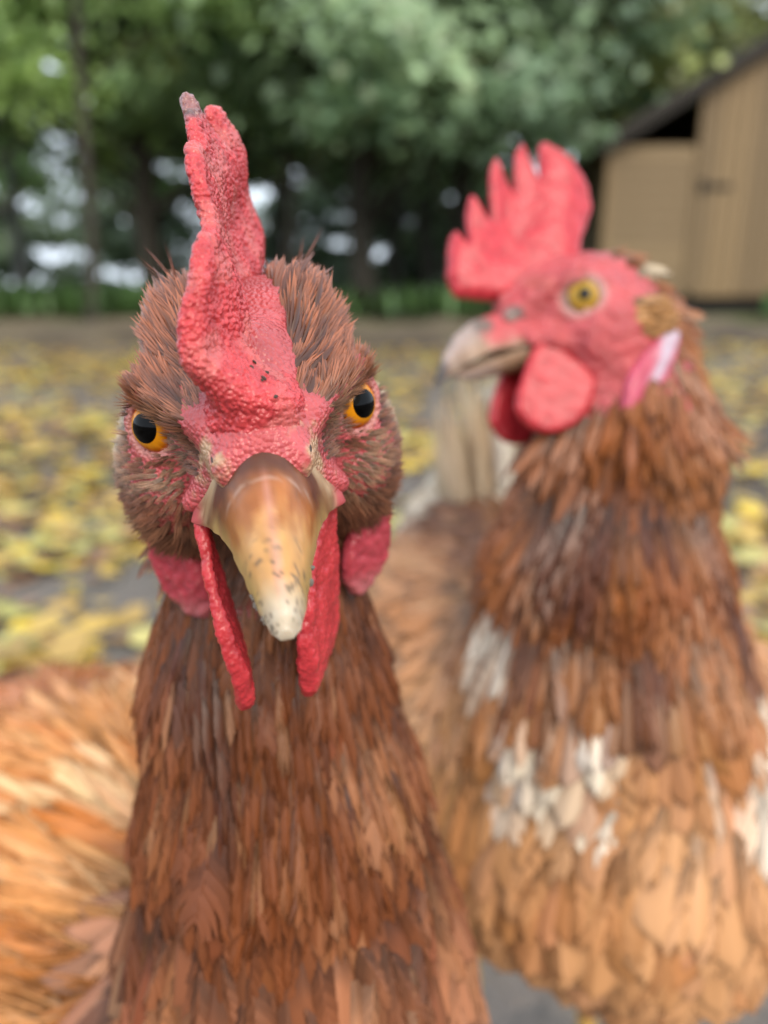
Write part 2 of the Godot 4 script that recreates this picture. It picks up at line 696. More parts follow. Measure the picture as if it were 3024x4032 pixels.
func leg_mesh(hip: Vector3, foot: Vector3, fwd: Vector3) -> ArrayMesh:
	var v := PackedVector3Array()
	var ix := PackedInt32Array()
	var hock := hip.lerp(foot, 0.4) - fwd * 2.2
	var ank := foot + Vector3(0, 0.9, 0)
	tube(v, ix, [hip, hip.lerp(hock, 0.5), hock, hock.lerp(ank, 0.5), ank, foot], [1.7, 1.2, 0.62, 0.5, 0.55, 0.5], 10)
	for an in [-0.55, 0.0, 0.55, PI]:
		var d := fwd.rotated(Vector3.UP, an)
		var ln := 2.4 if an > 3.0 else 5.2
		tube(v, ix, [foot + Vector3(0, 0.5, 0), foot + d * ln * 0.35 + Vector3(0, 0.75, 0), foot + d * ln * 0.7 + Vector3(0, 0.5, 0), foot + d * ln + Vector3(0, 0.4, 0), foot + d * (ln + 0.9)], [0.5, 0.45, 0.4, 0.33, 0.05], 7)
	for i in v.size():
		v[i] *= 0.01
	return mesh_of(v, ix)

func soft_skin_material() -> StandardMaterial3D:
	if not mats.has("soft skin"):
		var m: StandardMaterial3D = skin_material().duplicate()
		m.resource_name = "soft skin"
		m.heightmap_scale = 0.012
		m.roughness = 0.36
		mats["soft skin"] = m
	return mats["soft skin"]

func fleshy(hen: Node3D, called: String, r: Array, xf: Transform3D) -> MeshInstance3D:
	return part(called, placed_mesh(r, xf), soft_skin_material() if called != "comb" or hen.name != "hen" else skin_material(), hen)

func poly_of(a: Array) -> PackedVector2Array:
	# (z, y) corners rounded once
	var o := PackedVector2Array()
	for i in a.size():
		var p: Vector2 = a[i]
		var q: Vector2 = a[(i + 1) % a.size()]
		var cutoff := minf(0.25, 0.06 / maxf(p.distance_to(q), 0.01))
		o.append(p.lerp(q, cutoff))
		o.append(p.lerp(q, 1.0 - cutoff))
	return o

func drop(length: float, width: float, pinch: float) -> PackedVector2Array:
	# hanging lobe: narrow at the top (0, 0), round below
	var o := PackedVector2Array()
	for i in 40:
		var a := TAU * i / 40.0
		var y := -length * 0.5 + length * 0.5 * cos(a)
		var t := -y / length
		o.append(Vector2(sin(a) * width * 0.5 * lerpf(pinch, 1.0, ss(0.0, 0.7, t)) + 0.15 * width * (t - 0.5), y))
	return o

func head_base(s: Sdf, bare: bool) -> void:
	s.ball(Vector3(0, 0.1, -0.7), Vector3(1.42, 1.42, 1.95), 0.5)
	s.cone(Vector3(0, -0.1, 0.3), Vector3(0, -0.2, 1.65), 1.22, 0.62, 0.6)
	for x in [-1.0, 1.0]:
		s.ball(Vector3((1.1 if bare else 1.44) * x, -1.15, -0.6), Vector3(0.85 if bare else 0.92, 1.35, 1.25), 0.6)
		s.cone(Vector3(0.74 * x, 0.44, 1.28), Vector3(1.56 * x, 0.60, 0.10), 0.22, 0.28, 0.35)
		if not bare:
			s.ball(Vector3(0.72 * x, 0.95, -1.0), Vector3(0.82, 0.75, 1.1), 0.7)
		s.cone(Vector3(0.45 * x, 0.12, 1.6), Vector3(0.5 * x, 0.1, 1.95), 0.3, 0.2, 0.3)
		s.cone(Vector3(0.55 * x, -0.5, 1.2), Vector3(1.12 * x, -0.90, 1.05), 0.35, 0.17, 0.35)
	s.cone(Vector3(0, -0.95, 1.4), Vector3(0, -1.5, -0.5), 0.5, 1.1, 0.6)
	if bare:
		s.cone(Vector3(0, 0.75, 1.6), Vector3(0, 1.3, 0.2), 0.4, 0.4, 0.5)
	else:
		s.cone(Vector3(0, 0.35, 1.65), Vector3(0, 1.0, 0.5), 0.42, 0.5, 0.5)

func ring_lids(s: Sdf, e: Vector3, gaze: Vector3, rad: float, thick: float) -> void:
	var b := looking(gaze)
	for i in 12:
		var a0 := TAU * i / 12.0
		var a1 := TAU * (i + 1) / 12.0
		var p0 := e + b * Vector3(cos(a0) * rad * 1.1, sin(a0) * rad, 0.12)
		var p1 := e + b * Vector3(cos(a1) * rad * 1.1, sin(a1) * rad, 0.12)
		s.cone(p0, p1, thick, thick, 0.16)

func red(cn: float, sn: float, base: Color) -> Color:
	var q := base * (1.0 + 0.28 * sn)
	q = q.lerp(Color(0.85, 0.40, 0.36), 0.30 * ss(-0.8, -0.98, cn) * ss(-0.1, 0.35, sn + 0.3 * sin(cn * 40.0)))
	q = q.lerp(base * 0.6, 0.22 * ss(-0.55, -0.2, cn))
	q.a = 1.0
	return q

func add_head_mesh(v: PackedVector3Array, n: PackedVector3Array, ix: PackedInt32Array, c: PackedColorArray, r: Array, xf: Transform3D, color: Callable) -> void:
	var base := v.size()
	var hv: PackedVector3Array = r[0]
	var hn: PackedVector3Array = r[1]
	for i in hv.size():
		v.append(xf * hv[i])
		n.append((xf.basis * hn[i]).normalized())
		c.append(color.call(hv[i], hn[i]))
	for i in r[2]:
		ix.append(base + i)

func near_hen() -> void:
	var base := Vector3(-9, 0, -21)          # centimetres, on the ground between the feet
	var hen := thing("hen", base * 0.01, "brown hen close up facing the camera head-on, with upright red comb and orange eyes", "hen")
	var hx := Transform3D(Basis.from_euler(Vector3(deg_to_rad(16.35), deg_to_rad(11.98), deg_to_rad(5.16))), Vector3(-2.03, 40.2, -11.77) - base)
	var hm := Transform3D(hx.basis.scaled(Vector3.ONE * 0.01), hx.origin * 0.01)
	var hi := hx.affine_inverse()
	var cm := Transform3D(Basis.IDENTITY.scaled(Vector3.ONE * 0.01), Vector3.ZERO)
	var axis := Vector3(0.66, -0.06, 0.75).normalized()      # towards the chest
	var side := Vector3.UP.cross(axis).normalized()
	var neck := [Vector3(-2.35, 37.2, -14.2), Vector3(-2.48, 34.2, -14.4), Vector3(-2.26, 31.35, -14.3), Vector3(-2.1, 27.6, -14.2), Vector3(-2.0, 24.4, -14.6)]
	var nr := [1.75, 2.25, 2.85, 3.65, 4.4]
	# body
	var s := Sdf.new()
	var mid := Vector3(-10, 19.4, -23.5) - base
	s.ball(mid, Vector3(6.6, 6.1, 12.0), 3.0, Basis(side, axis.cross(side), axis))
	s.ball(mid - side * 4.6 - axis * 0.5 + Vector3(0, 1.0, 0), Vector3(2.2, 4.6, 9.0), 1.5, Basis(side, axis.cross(side), axis))
	s.ball(mid + side * 4.6 - axis * 0.5 + Vector3(0, 1.0, 0), Vector3(2.2, 4.6, 9.0), 1.5, Basis(side, axis.cross(side), axis))
	s.cone(mid - axis * 7, mid - axis * 13 + Vector3(0, -1.5, 0), 4.0, 1.8, 3.0)
	s.cone(Vector3(-2.2, 20.5, -16) - base, mid, 4.6, 6.0, 3.0)
	for i in neck.size() - 1:
		s.cone(neck[i] - base, neck[i + 1] - base, nr[i], nr[i + 1], 1.0)
	s.ball(hx * Vector3(0, -0.3, -0.8), Vector3(1.2, 1.2, 1.2), 1.5)
	var r := nets(s.d, mid - Vector3(15, 12, 16), Vector3(2.0, 44, -8) - base, 0.55)
	var v: PackedVector3Array = r[0]
	var n: PackedVector3Array = r[1]
	var ix: PackedInt32Array = r[2]
	var body_count := v.size()
	var c := PackedColorArray()
	c.resize(v.size())
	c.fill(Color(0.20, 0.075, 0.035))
	# head
	var h := Sdf.new()
	head_base(h, false)
	var eyes := [Vector3(-1.44, 0, 0.16), Vector3(1.44, 0, 0.16)]
	for i in 2:
		ring_lids(h, eyes[i], Vector3(-0.58 + 1.16 * i, 0.25, 0.76), 0.43, 0.10)
		h.cut(eyes[i], 0.43)
	for i in 2:
		h.cone(hi * (neck[i] - base), hi * (neck[i + 1] - base), nr[i], nr[i + 1], 1.0)
	var hr := nets(h.d, Vector3(-2.6, -3.9, -3.0), Vector3(2.6, 2.1, 2.5), 0.075)
	var pink := Color(0.56, 0.095, 0.105)
	var skin := func(p: Vector3, _n: Vector3) -> Color:
		var k := soft.get_noise_3dv(p * 6.0)
		var q := pink * (1.0 + 0.3 * k)
		var cere := ss(0.62, 0.3, Vector3(absf(p.x) - 0.78, p.y + 0.15, p.z - 1.75).length() + 0.5 * soft.get_noise_3dv(p * 11.0))
		q = q.lerp(Color(0.60, 0.42, 0.25), 0.85 * cere)
		q = q.lerp(Color(0.17, 0.05, 0.03), ss(-0.9, -1.6, p.y) * ss(0.9, 1.2, absf(p.x) + 0.5) * 0.7)
		var ee := minf(p.distance_to(eyes[0]), p.distance_to(eyes[1]))
		q = q.lerp(Color(0.62, 0.33, 0.28), ss(0.62, 0.5, ee) * 0.6)
		q.a = 1.0
		return q
	add_head_mesh(v, n, ix, c, hr, hx, skin)
	var vm := PackedVector3Array()
	vm.resize(v.size())
	for i in v.size():
		vm[i] = (v[i] - n[i] * (0.2 if i < body_count else 0.0)) * 0.01
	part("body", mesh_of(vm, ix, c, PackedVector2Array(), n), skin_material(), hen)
	# comb
	var cp := poly_of([Vector2(1.70, -0.1), Vector2(2.0, 0.35), Vector2(1.98, 0.9), Vector2(1.88, 1.5), Vector2(1.55, 2.2), Vector2(1.05, 2.75), Vector2(0.7, 2.88), Vector2(0.35, 2.85), Vector2(0.1, 3.05), Vector2(-0.15, 3.45), Vector2(-0.5, 3.75), Vector2(-0.8, 3.78), Vector2(-0.95, 3.72), Vector2(-1.2, 3.9), Vector2(-1.75, 4.3), Vector2(-2.0, 4.25), Vector2(-2.1, 3.6), Vector2(-2.45, 4.05), Vector2(-2.75, 4.05), Vector2(-2.9, 3.4), Vector2(-3.2, 3.5), Vector2(-3.45, 3.0), Vector2(-3.35, 2.1), Vector2(-3.0, 1.3), Vector2(-2.4, 0.5), Vector2(-0.9, 0.5), Vector2(0.7, 0.2)])
	var half := func(z: float, y: float) -> float:
		return lerpf(0.23, 0.125, ss(1.2, 3.0, y)) + 0.40 * ss(1.7, 0.5, y) * ss(-1.5, 0.3, z) + 0.10 * ss(1.5, 0.7, y) - 0.16 * ss(0.5, 0.1, y) * ss(1.2, 1.7, z)
	var bend := func(z: float, y: float) -> float:
		return -0.74 * ss(0.35, 1.8, z) * ss(0.8, 1.7, y) * lerpf(1.0, 0.3, ss(1.9, 2.9, y)) + 0.36 * ss(-0.6, -2.5, z) * ss(0.9, 2.0, y) * ss(4.3, 3.0, y) - 0.05 * ss(-1.6, -2.8, z) - 0.30 * ss(1.1, 2.7, y) * ss(-2.9, -1.8, z) * ss(1.9, 0.9, z) + 0.07 * sin(y * 3.1 + z * 1.3) * ss(1.0, 1.6, y)
	var cred := Color(0.64, 0.064, 0.074)
	var ccol := func(p: Vector3, cn: float, sn: float) -> Color:
		var q := red(cn, sn, cred)
		q = q.lerp(Color(0.12, 0.12, 0.13), ss(3.92, 4.1, p.y) * ss(-2.15, -2.0, p.z))
		q = q.lerp(Color(0.68, 0.22, 0.2), 0.4 * ss(0.05, 0.4, soft.get_noise_3dv(p * 4.0 + Vector3(7, 0, 0))))
		return q
	var cr := plate(cp, half, bend, 0.036, 0.040, 14.0, ccol)
	var comb := fleshy(hen, "comb", cr, hm)
	var mud := std("dry mud", 0.9, Color8(58, 46, 40), false)
	var plain := func(_th: float, _a: float) -> Color: return Color.WHITE
	var got := 0
	while got < 6:
		var p: Vector3 = cr[0][rng.randi() % cr[0].size()]
		if p.z < 1.2 or p.y > 1.7 or p.y < 0.95 or p.x < -0.1 or p.x > 0.45:
			continue
		got += 1
		part("dirt_crumb", ball_mesh(rng.randf_range(0.018, 0.045), 6, 7, plain, hm * Transform3D(Basis.from_euler(Vector3(got, got * 2, 0)) * Basis.from_scale(Vector3(1, 0.6, 1.4)), p)), mud, comb)
	# beak
	var bcol := func(p: Vector3, a: float, _t: float) -> Color:
		var z := p.z + 0.35 * p.x * p.x
		var nz := soft.get_noise_3dv(Vector3(p.x * 16.0, p.y * 16.0, p.z * 3.0))
		var q := Color(0.58, 0.40, 0.24)
		q = q.lerp(Color(0.12, 0.038, 0.019), ss(1.86, 2.0, z + 0.12 * nz))
		q = q.lerp(Color(0.42, 0.14, 0.036), ss(2.2, 2.75, z + 0.15 * nz))
		q = q.lerp(Color(0.62, 0.33, 0.12), ss(2.75, 3.3, z + 0.25 * nz))
		var flank := ss(0.42, 0.12, (p.y + 1.0) / 1.2)
		q = q.lerp(Color(0.50, 0.32, 0.12), flank * ss(1.6, 2.0, p.z))
		q = q.lerp(Color(0.30, 0.14, 0.06), ss(0.62, 0.85, absf(p.x)) * ss(0.25, -0.25, nz) * 0.8)
		q = q.lerp(pink, ss(0.92, 1.08, absf(p.x)))
		q = q.lerp(Color(0.62, 0.52, 0.40), ss(3.6, 4.0, p.z))
		q = q.lerp(Color(0.60, 0.44, 0.36), 0.45 * ss(0.035, 0.0, absf(z - 2.52)) * ss(0.3, 0.6, sin(a)))
		q = q.lerp(Color(0.55, 0.26, 0.22), 0.55 * ss(0.10, 0.02, absf(p.x)) * ss(2.2, 2.8, p.z) * ss(4.0, 3.7, p.z) * ss(0.0, 0.4, sin(a)))
		q = q.lerp(Color(0.10, 0.08, 0.06), ss(0.30, 0.42, soft.get_noise_3dv(p * 30.0) + 0.25 * soft.get_noise_3dv(p * 6.0)) * ss(3.0, 3.5, p.z) * 0.75)
		q = q * (1.0 + 0.22 * nz)
		q.a = 1.0
		return q
	var horn := std("horn", 0.42, HIDE)
	horn.clearcoat_enabled = true
	horn.metallic_specular = 0.4
	horn.clearcoat = 0.06
	horn.clearcoat_roughness = 0.2
	horn.subsurf_scatter_enabled = true
	horn.subsurf_scatter_strength = 0.05
	var top := [Vector2(1.2, 0.25), Vector2(1.6, 0.5), Vector2(2.0, 0.45), Vector2(2.6, 0.2), Vector2(3.2, -0.15), Vector2(3.7, -0.52), Vector2(4.0, -0.82), Vector2(4.12, -1.0)]
	var bot := [Vector2(1.2, -1.15), Vector2(1.7, -0.98), Vector2(2.3, -0.86), Vector2(3.0, -0.9), Vector2(3.7, -1.02), Vector2(4.12, -1.14)]
	var wid := [Vector2(1.2, 1.18), Vector2(1.5, 1.0), Vector2(1.8, 0.84), Vector2(2.1, 0.72), Vector2(2.6, 0.57), Vector2(3.2, 0.43), Vector2(3.7, 0.3), Vector2(4.0, 0.19), Vector2(4.12, 0.08)]
	part("upper_beak", beak_mesh(top, bot, wid, 1.2, 4.12, hm, bcol), horn, hen)
	for i in 12:
		var sx := -1.0 if i < 8 else 1.0
		var z := rng.randf_range(3.35, 3.95) if i < 8 else rng.randf_range(3.1, 3.4)
		part("dirt_crumb", ball_mesh(rng.randf_range(0.02, 0.05), 6, 7, plain, hm * Transform3D(Basis.from_euler(Vector3(i, i * 2, 0)) * Basis.from_scale(Vector3(1, 0.7, 1.3)), Vector3(sx * (track(wid, z) + 0.0), track(bot, z) + rng.randf_range(-0.03, 0.06), z))), std("grey mud", 0.9, Color8(98, 92, 86), false), hen)
	var ltop := [Vector2(1.2, -0.85), Vector2(2.2, -0.8), Vector2(3.6, -0.98)]
	var lbot := [Vector2(1.2, -1.25), Vector2(2.2, -1.3), Vector2(3.2, -1.25), Vector2(3.6, -1.12)]
	var lwid := [Vector2(1.2, 1.1), Vector2(1.8, 0.75), Vector2(2.6, 0.47), Vector2(3.3, 0.28), Vector2(3.6, 0.08)]
	part("lower_beak", beak_mesh(lbot, ltop, lwid, 1.2, 3.6, hm, bcol), horn, hen)
	var dark := func(_th: float, _a: float) -> Color: return Color(0.05, 0.02, 0.015)
	for x in [-1.0, 1.0]:
		var nx := hm * Transform3D(looking(Vector3(x * 0.8, 0.5, 0.6)) * Basis(Vector3(0, 0, 1), 0.5 * x) * Basis.from_scale(Vector3(0.8, 0.3, 0.35)), Vector3(0.60 * x, 0.2, 1.98))
		part("nostril", ball_mesh(0.2, 12, 16, dark, nx), horn, hen)
	# eyes
	for i in 2:
		add_eye(hen, hm, eyes[i], Vector3(-0.56 + 1.12 * i, 0.3, 0.76), 0.45, 1.12, 0.52, Color(0.80, 0.30, 0.01), Color(0.58, 0.085, 0.004), Color(0.5, 0.25, 0.2))
	# wattles and lobes
	var flat := func(_z: float, _y: float) -> float: return 0.0
	var wred := Color(0.62, 0.048, 0.06)
	var wcol := func(_p: Vector3, cn: float, sn: float) -> Color: return red(cn, sn, wred)
	var whalf := func(z: float, y: float) -> float: return 0.085 + 0.05 * ss(0.35, 0.75, z) * ss(-0.3, -0.9, y) + 0.04 * ss(-1.2, -0.2, y) + 0.05 * ss(-2.2, -3.2, y)
	var sway := func(z: float, y: float) -> float: return 0.06 * sin(y * 1.9 + 0.6) + 0.03 * sin(z * 4.0 + y * 2.0)
	for i in 2:
		var x := -1.0 if i == 0 else 1.0
		var up := (hi.basis * (Vector3(-0.13, 1, 0.05) if i == 0 else Vector3(0.10, 1, 0.05))).normalized()
		var fw := Vector3(0.03 if i == 0 else -0.5, 0, 1)
		fw = (fw - up * fw.dot(up)).normalized()
		var b := Basis(up.cross(fw), up, fw)
		var wx := Transform3D(b, Vector3(1.0 * x, -0.72, 1.12))
		var d := drop(3.7 if i == 0 else 3.8, 1.6 if i == 0 else 1.8, 0.32)
		fleshy(hen, "wattle", plate(d, whalf, sway, 0.04, 0.03, 12.0, wcol), hm * wx)
	var lcol := func(p: Vector3, cn: float, sn: float) -> Color: return red(cn, sn, Color(0.50, 0.06, 0.085)).lerp(Color(0.6, 0.3, 0.3), 0.35 * ss(-1.5, -2.0, p.y))
	var lhalf := func(_z: float, _y: float) -> float: return 0.16
	for x in [-1.0, 1.0]:
		var b := Basis(Vector3(0, 0, 1), -0.15 * x) * Basis(Vector3(1, 0, 0), -0.1) * Basis(Vector3.UP, -0.95 * x)
		fleshy(hen, "earlobe", plate(drop(2.2, 1.25, 0.7), lhalf, flat, 0.06, 0.06, 6.0, lcol), hm * Transform3D(b, Vector3(1.88 * x, -1.9, -0.3)))
	# legs
	var yel := std("shank", 0.5, Color8(160, 126, 67), false)
	for x in [-1.0, 1.0]:
		part("leg", leg_mesh(mid + side * 3.2 * x + Vector3(0, -4.5, 0), side * 3.2 * x + Vector3(0, 0.4, 0), axis), yel, hen)
	# body feathers
	var throat := hx.origin + Vector3(0.3, -5, 0)
	var rule := func(p: Vector3, nn: Vector3) -> Array:
		var q: Vector3 = hi * p
		if q.y > -1.3 or q.y > -3.2 and q.z > -1.6 and absf(q.x) < 3.0:
			return []
		var wy := p.y
		var along: float = (p - mid).dot(axis)
		var on_neck := ss(13.0, 17.0, wy) * ss(6.4, 5.0, Vector2(p.x - 6.9 - 0.12 * (24.0 - minf(wy, 24.0)), p.z - 6.6).length())
		var k := soft.get_noise_3dv(p * 1.3)
		var k2 := soft.get_noise_3dv(p * Vector3(1.7, 0.8, 1.7))
		var dir := Vector3(0, -1, 0) * on_neck + (-axis * 0.9 + Vector3(0, -0.45, 0) + (side * signf((p - mid).dot(side)) * 0.2)) * (1.0 - on_neck)
		dir += Vector3(k2, 0, k) * 0.22 + Vector3(rng.randf_range(-1, 1), 0, 0) * 0.07
		var up := ss(24.0, 33.5, wy)
		var ln := lerpf(2.5, 1.75, up) * rng.randf_range(0.85, 1.15)
		var wd := lerpf(1.25, 0.44, ss(30.0, 33.0, wy + k)) * rng.randf_range(0.85, 1.15)
		var sp := lerpf(0.48, 0.175, ss(30.0, 33.0, wy + k))
		var col := Color(0.52, 0.225, 0.12).lerp(Color(0.21, 0.062, 0.020), ss(26.5, 31.5, wy + 3.0 * k))
		col = col.lerp(Color(0.085, 0.025, 0.010), ss(0.05, 0.5, k2) * 0.8)
		col = col.lerp(Color(0.50, 0.22, 0.10), ss(0.1, 0.45, -k2) * 0.5)
		if rng.randf() < 0.05:
			col = col.lerp(Color(0.60, 0.32, 0.17), 0.28)
		elif rng.randf() < 0.12:
			col = col.lerp(Color(0.09, 0.026, 0.010), 0.6)
		var kind := 0 if wy < 32.3 + 2.0 * k else 3
		if wy > 32.6 + 2.0 * k and rng.randf() < 0.5:
			kind = 9
			wd *= 2.0
		if on_neck < 0.6:
			var back := ss(0.5, -4.0, along) * ss(-0.1, 0.4, nn.y)
			var pale := Color(0.78, 0.355, 0.125).lerp(Color(0.88, 0.58, 0.31), ss(-0.1, 0.4, k2))
			pale = pale.lerp(Color(0.66, 0.23, 0.055), ss(0.0, 0.4, k))
			col = pale.lerp(Color(0.58, 0.21, 0.075), back)
			ln = 4.8 * rng.randf_range(0.85, 1.15)
			wd = 1.35
			sp = 0.55
			kind = 6
		col = col.lerp(Color(0.50, 0.40, 0.32), 0.8 * ss(0.55, 0.2, absf(p.x + 9.0 + 2.0 - 0.25 * (wy - 33.0))) * ss(31.0, 31.6, wy) * ss(34.2, 33.4, wy) * ss(4.0, 6.0, p.z + 3.0))
		if wy < 16.0 and nn.y < -0.3:
			sp = 1.3
		return [ln, wd, dir, col * rng.randf_range(0.93, 1.07), rng.randf_range(0.07, 0.17), sp, kind]
	var fm := feather_material()
	var shapes := []
	for i in 3:
		shapes.append(feather_mesh(0.1, 0.3, 0.06, 0.03, -0.45, 20 + i))
	for i in 3:
		shapes.append(loose_feather_mesh(0.8, 0.3, 0.04, 0.05, 0.15, 40 + i))
	for i in 3:
		shapes.append(feather_mesh(0.55, 0.35, 0.05, 0.05, 0.25, 60 + i))
	for i in 3:
		shapes.append(spike_mesh(9, 0.2, 0.05, 70 + i))
	for i in 2:
		shapes.append(loose_feather_mesh(0.5, 0.3, 0.05, 0.06, -0.1, 76 + i))
	var list := spread(r[0], r[1], r[2], 60.0, rule)
	wear(hen, list, shapes, fm, 285)
	# tail
	for i in 10:
		var a := (i - 4.5) * 0.13
		var dr := (-axis + Vector3(0, -0.15, 0) + side * a).normalized()
		var xf := feather_xf(mid - axis * 14 + Vector3(0, -2.0, 0) + side * a * 4.0, (side * signf(a) + axis * 0.2).normalized(), [13.0, 3.2, dr, Color.WHITE, 0.0, 0.0, 0])
		var o := part("tail_feather", shapes[i % 3], std("tail feather", 0.5, Color8(126, 75, 46)), hen)
		o.transform = Transform3D(xf.basis.scaled(Vector3.ONE * 0.01), xf.origin * 0.01)
	# head feathers
	var barbs := []
	for i in 3:
		barbs.append(spike_mesh(7, 0.18, 0.030, 80 + i, 0.5, 1.4))
	for i in 3:
		barbs.append(spike_mesh(8, 0.42, 0.026, 90 + i, 0.35, 1.9))
	var bristle := func(p: Vector3, nn: Vector3) -> Array:
		var ax := absf(p.x)
		var e := minf(p.distance_to(eyes[0]), p.distance_to(eyes[1]))
		if e < (0.50 if p.y < 0.2 and ax > 1.35 else 0.40) or (p.y < -3.3):
			return []
		if p.y > 0.55 and ax < 0.62 + 0.12 * soft.get_noise_3dv(p * 8.0) - 0.12 * ss(0.5, -1.0, p.z):
			return []
		if p.z > 1.3 and ax < 1.0 + 0.1 * soft.get_noise_3dv(p * 9.0) and p.y > -1.0:
			return []
		if Vector2(p.y + 0.78, p.z - 1.2).length() < 0.42 and ax > 0.5:
			return []
		var crown := ss(0.25, 0.75, p.y)
		var k := soft.get_noise_3dv(p * 7.0)
		var bare := maxf(ss(1.05, 0.6, e), 0.7 * ss(0.75, 0.35, Vector2(ax - 1.75, (p.y + 0.85) * 0.6).length())) * (1.0 - crown)
		if rng.randf() < bare * 0.88:
			return []
		if rng.randf() < 0.75 * ss(0.0, 0.4, soft.get_noise_3dv(p * 3.0 + Vector3(0, 20, 0))) * (1.0 - crown):
			return []
		var dir := (p - Vector3(0, -0.35, 2.6)).normalized() + Vector3(0, -0.25, -0.3) * (1.0 - crown)
		dir = dir.lerp(Vector3(signf(p.x) * 0.3, 0.25, -1.0), crown)
		dir += Vector3(k, soft.get_noise_3dv(p * 7.0 + Vector3(50, 0, 0)), 0) * 0.6
		var low := ss(-1.0, -2.2, p.y)
		var ln := lerpf(0.34, 0.74, crown) * (1.0 + 1.1 * low) * rng.randf_range(0.75, 1.25)
		ln *= lerpf(1.0, 0.65, crown * ss(0.4, 1.2, p.z)) * lerpf(1.0, 0.5, ss(1.2, 1.7, ax) * crown)
		var col := Color(0.27, 0.10, 0.052).lerp(Color(0.36, 0.115, 0.05), crown)
		col = col.lerp(Color(0.36, 0.19, 0.11), (1.0 - crown) * (1.0 - low) * ss(-0.2, 0.4, soft.get_noise_3dv(p * 4.0)))
		col = col.lerp(Color(0.17, 0.065, 0.03), low * 0.75)
		col = col.lerp(Color(0.62, 0.46, 0.30), ss(1.0, 0.4, Vector3(ax - 2.1, p.y + 0.5, p.z + 0.9).length()))
		col *= rng.randf_range(0.6, 1.4)
		if crown > 0.5 and ax < 1.0 and rng.randf() < 0.10:
			col = Color(0.15, 0.045, 0.02)
			ln *= 1.35
		col.a = 1.0
		var lift := rng.randf_range(0.25, 0.6) if crown < 0.5 else rng.randf_range(0.15, 0.38)
		return [ln, ln * lerpf(0.75, 1.05, crown), dir, col, lift, lerpf(0.068, 0.066, crown), 0 if crown > 0.5 else 3]
	var bl := spread(hr[0], hr[1], hr[2], 900.0, bristle)
	for i in 5:
		var x := -1.0 if i < 3 else 1.0
		var p := Vector3(x * rng.randf_range(0.5, 0.95), rng.randf_range(1.45, 1.75), rng.randf_range(-1.6, -0.6))
		bl.append([p, Vector3(x * 0.3, 0.9, 0.3).normalized(), [rng.randf_range(0.8, 1.2), 0.3, Vector3(x * rng.randf_range(-0.1, 0.7), 0.3, -0.8), Color(0.2, 0.06, 0.028), 0.75, 0.0, 0]])
	var bt := []
	for b in barbs:
		bt.append([[], []])
	for f in bl:
		var xf := hm * feather_xf(f[0] + f[1] * 0.03, f[1], f[2])
		var kind: int = f[2][6] + rng.randi() % 3
		bt[kind][0].append(xf)
		bt[kind][1].append(f[2][3])
	var hair := std("bristle", 0.36, HIDE)
	hair.metallic_specular = 0.5
	for i in barbs.size():
		many("head_bristles", barbs[i], hair, bt[i][0], bt[i][1], hen)
	print("near hen: feathers ", list.size(), " bristles ", bl.size(), " head verts ", hr[0].size(), " body ", r[0].size())

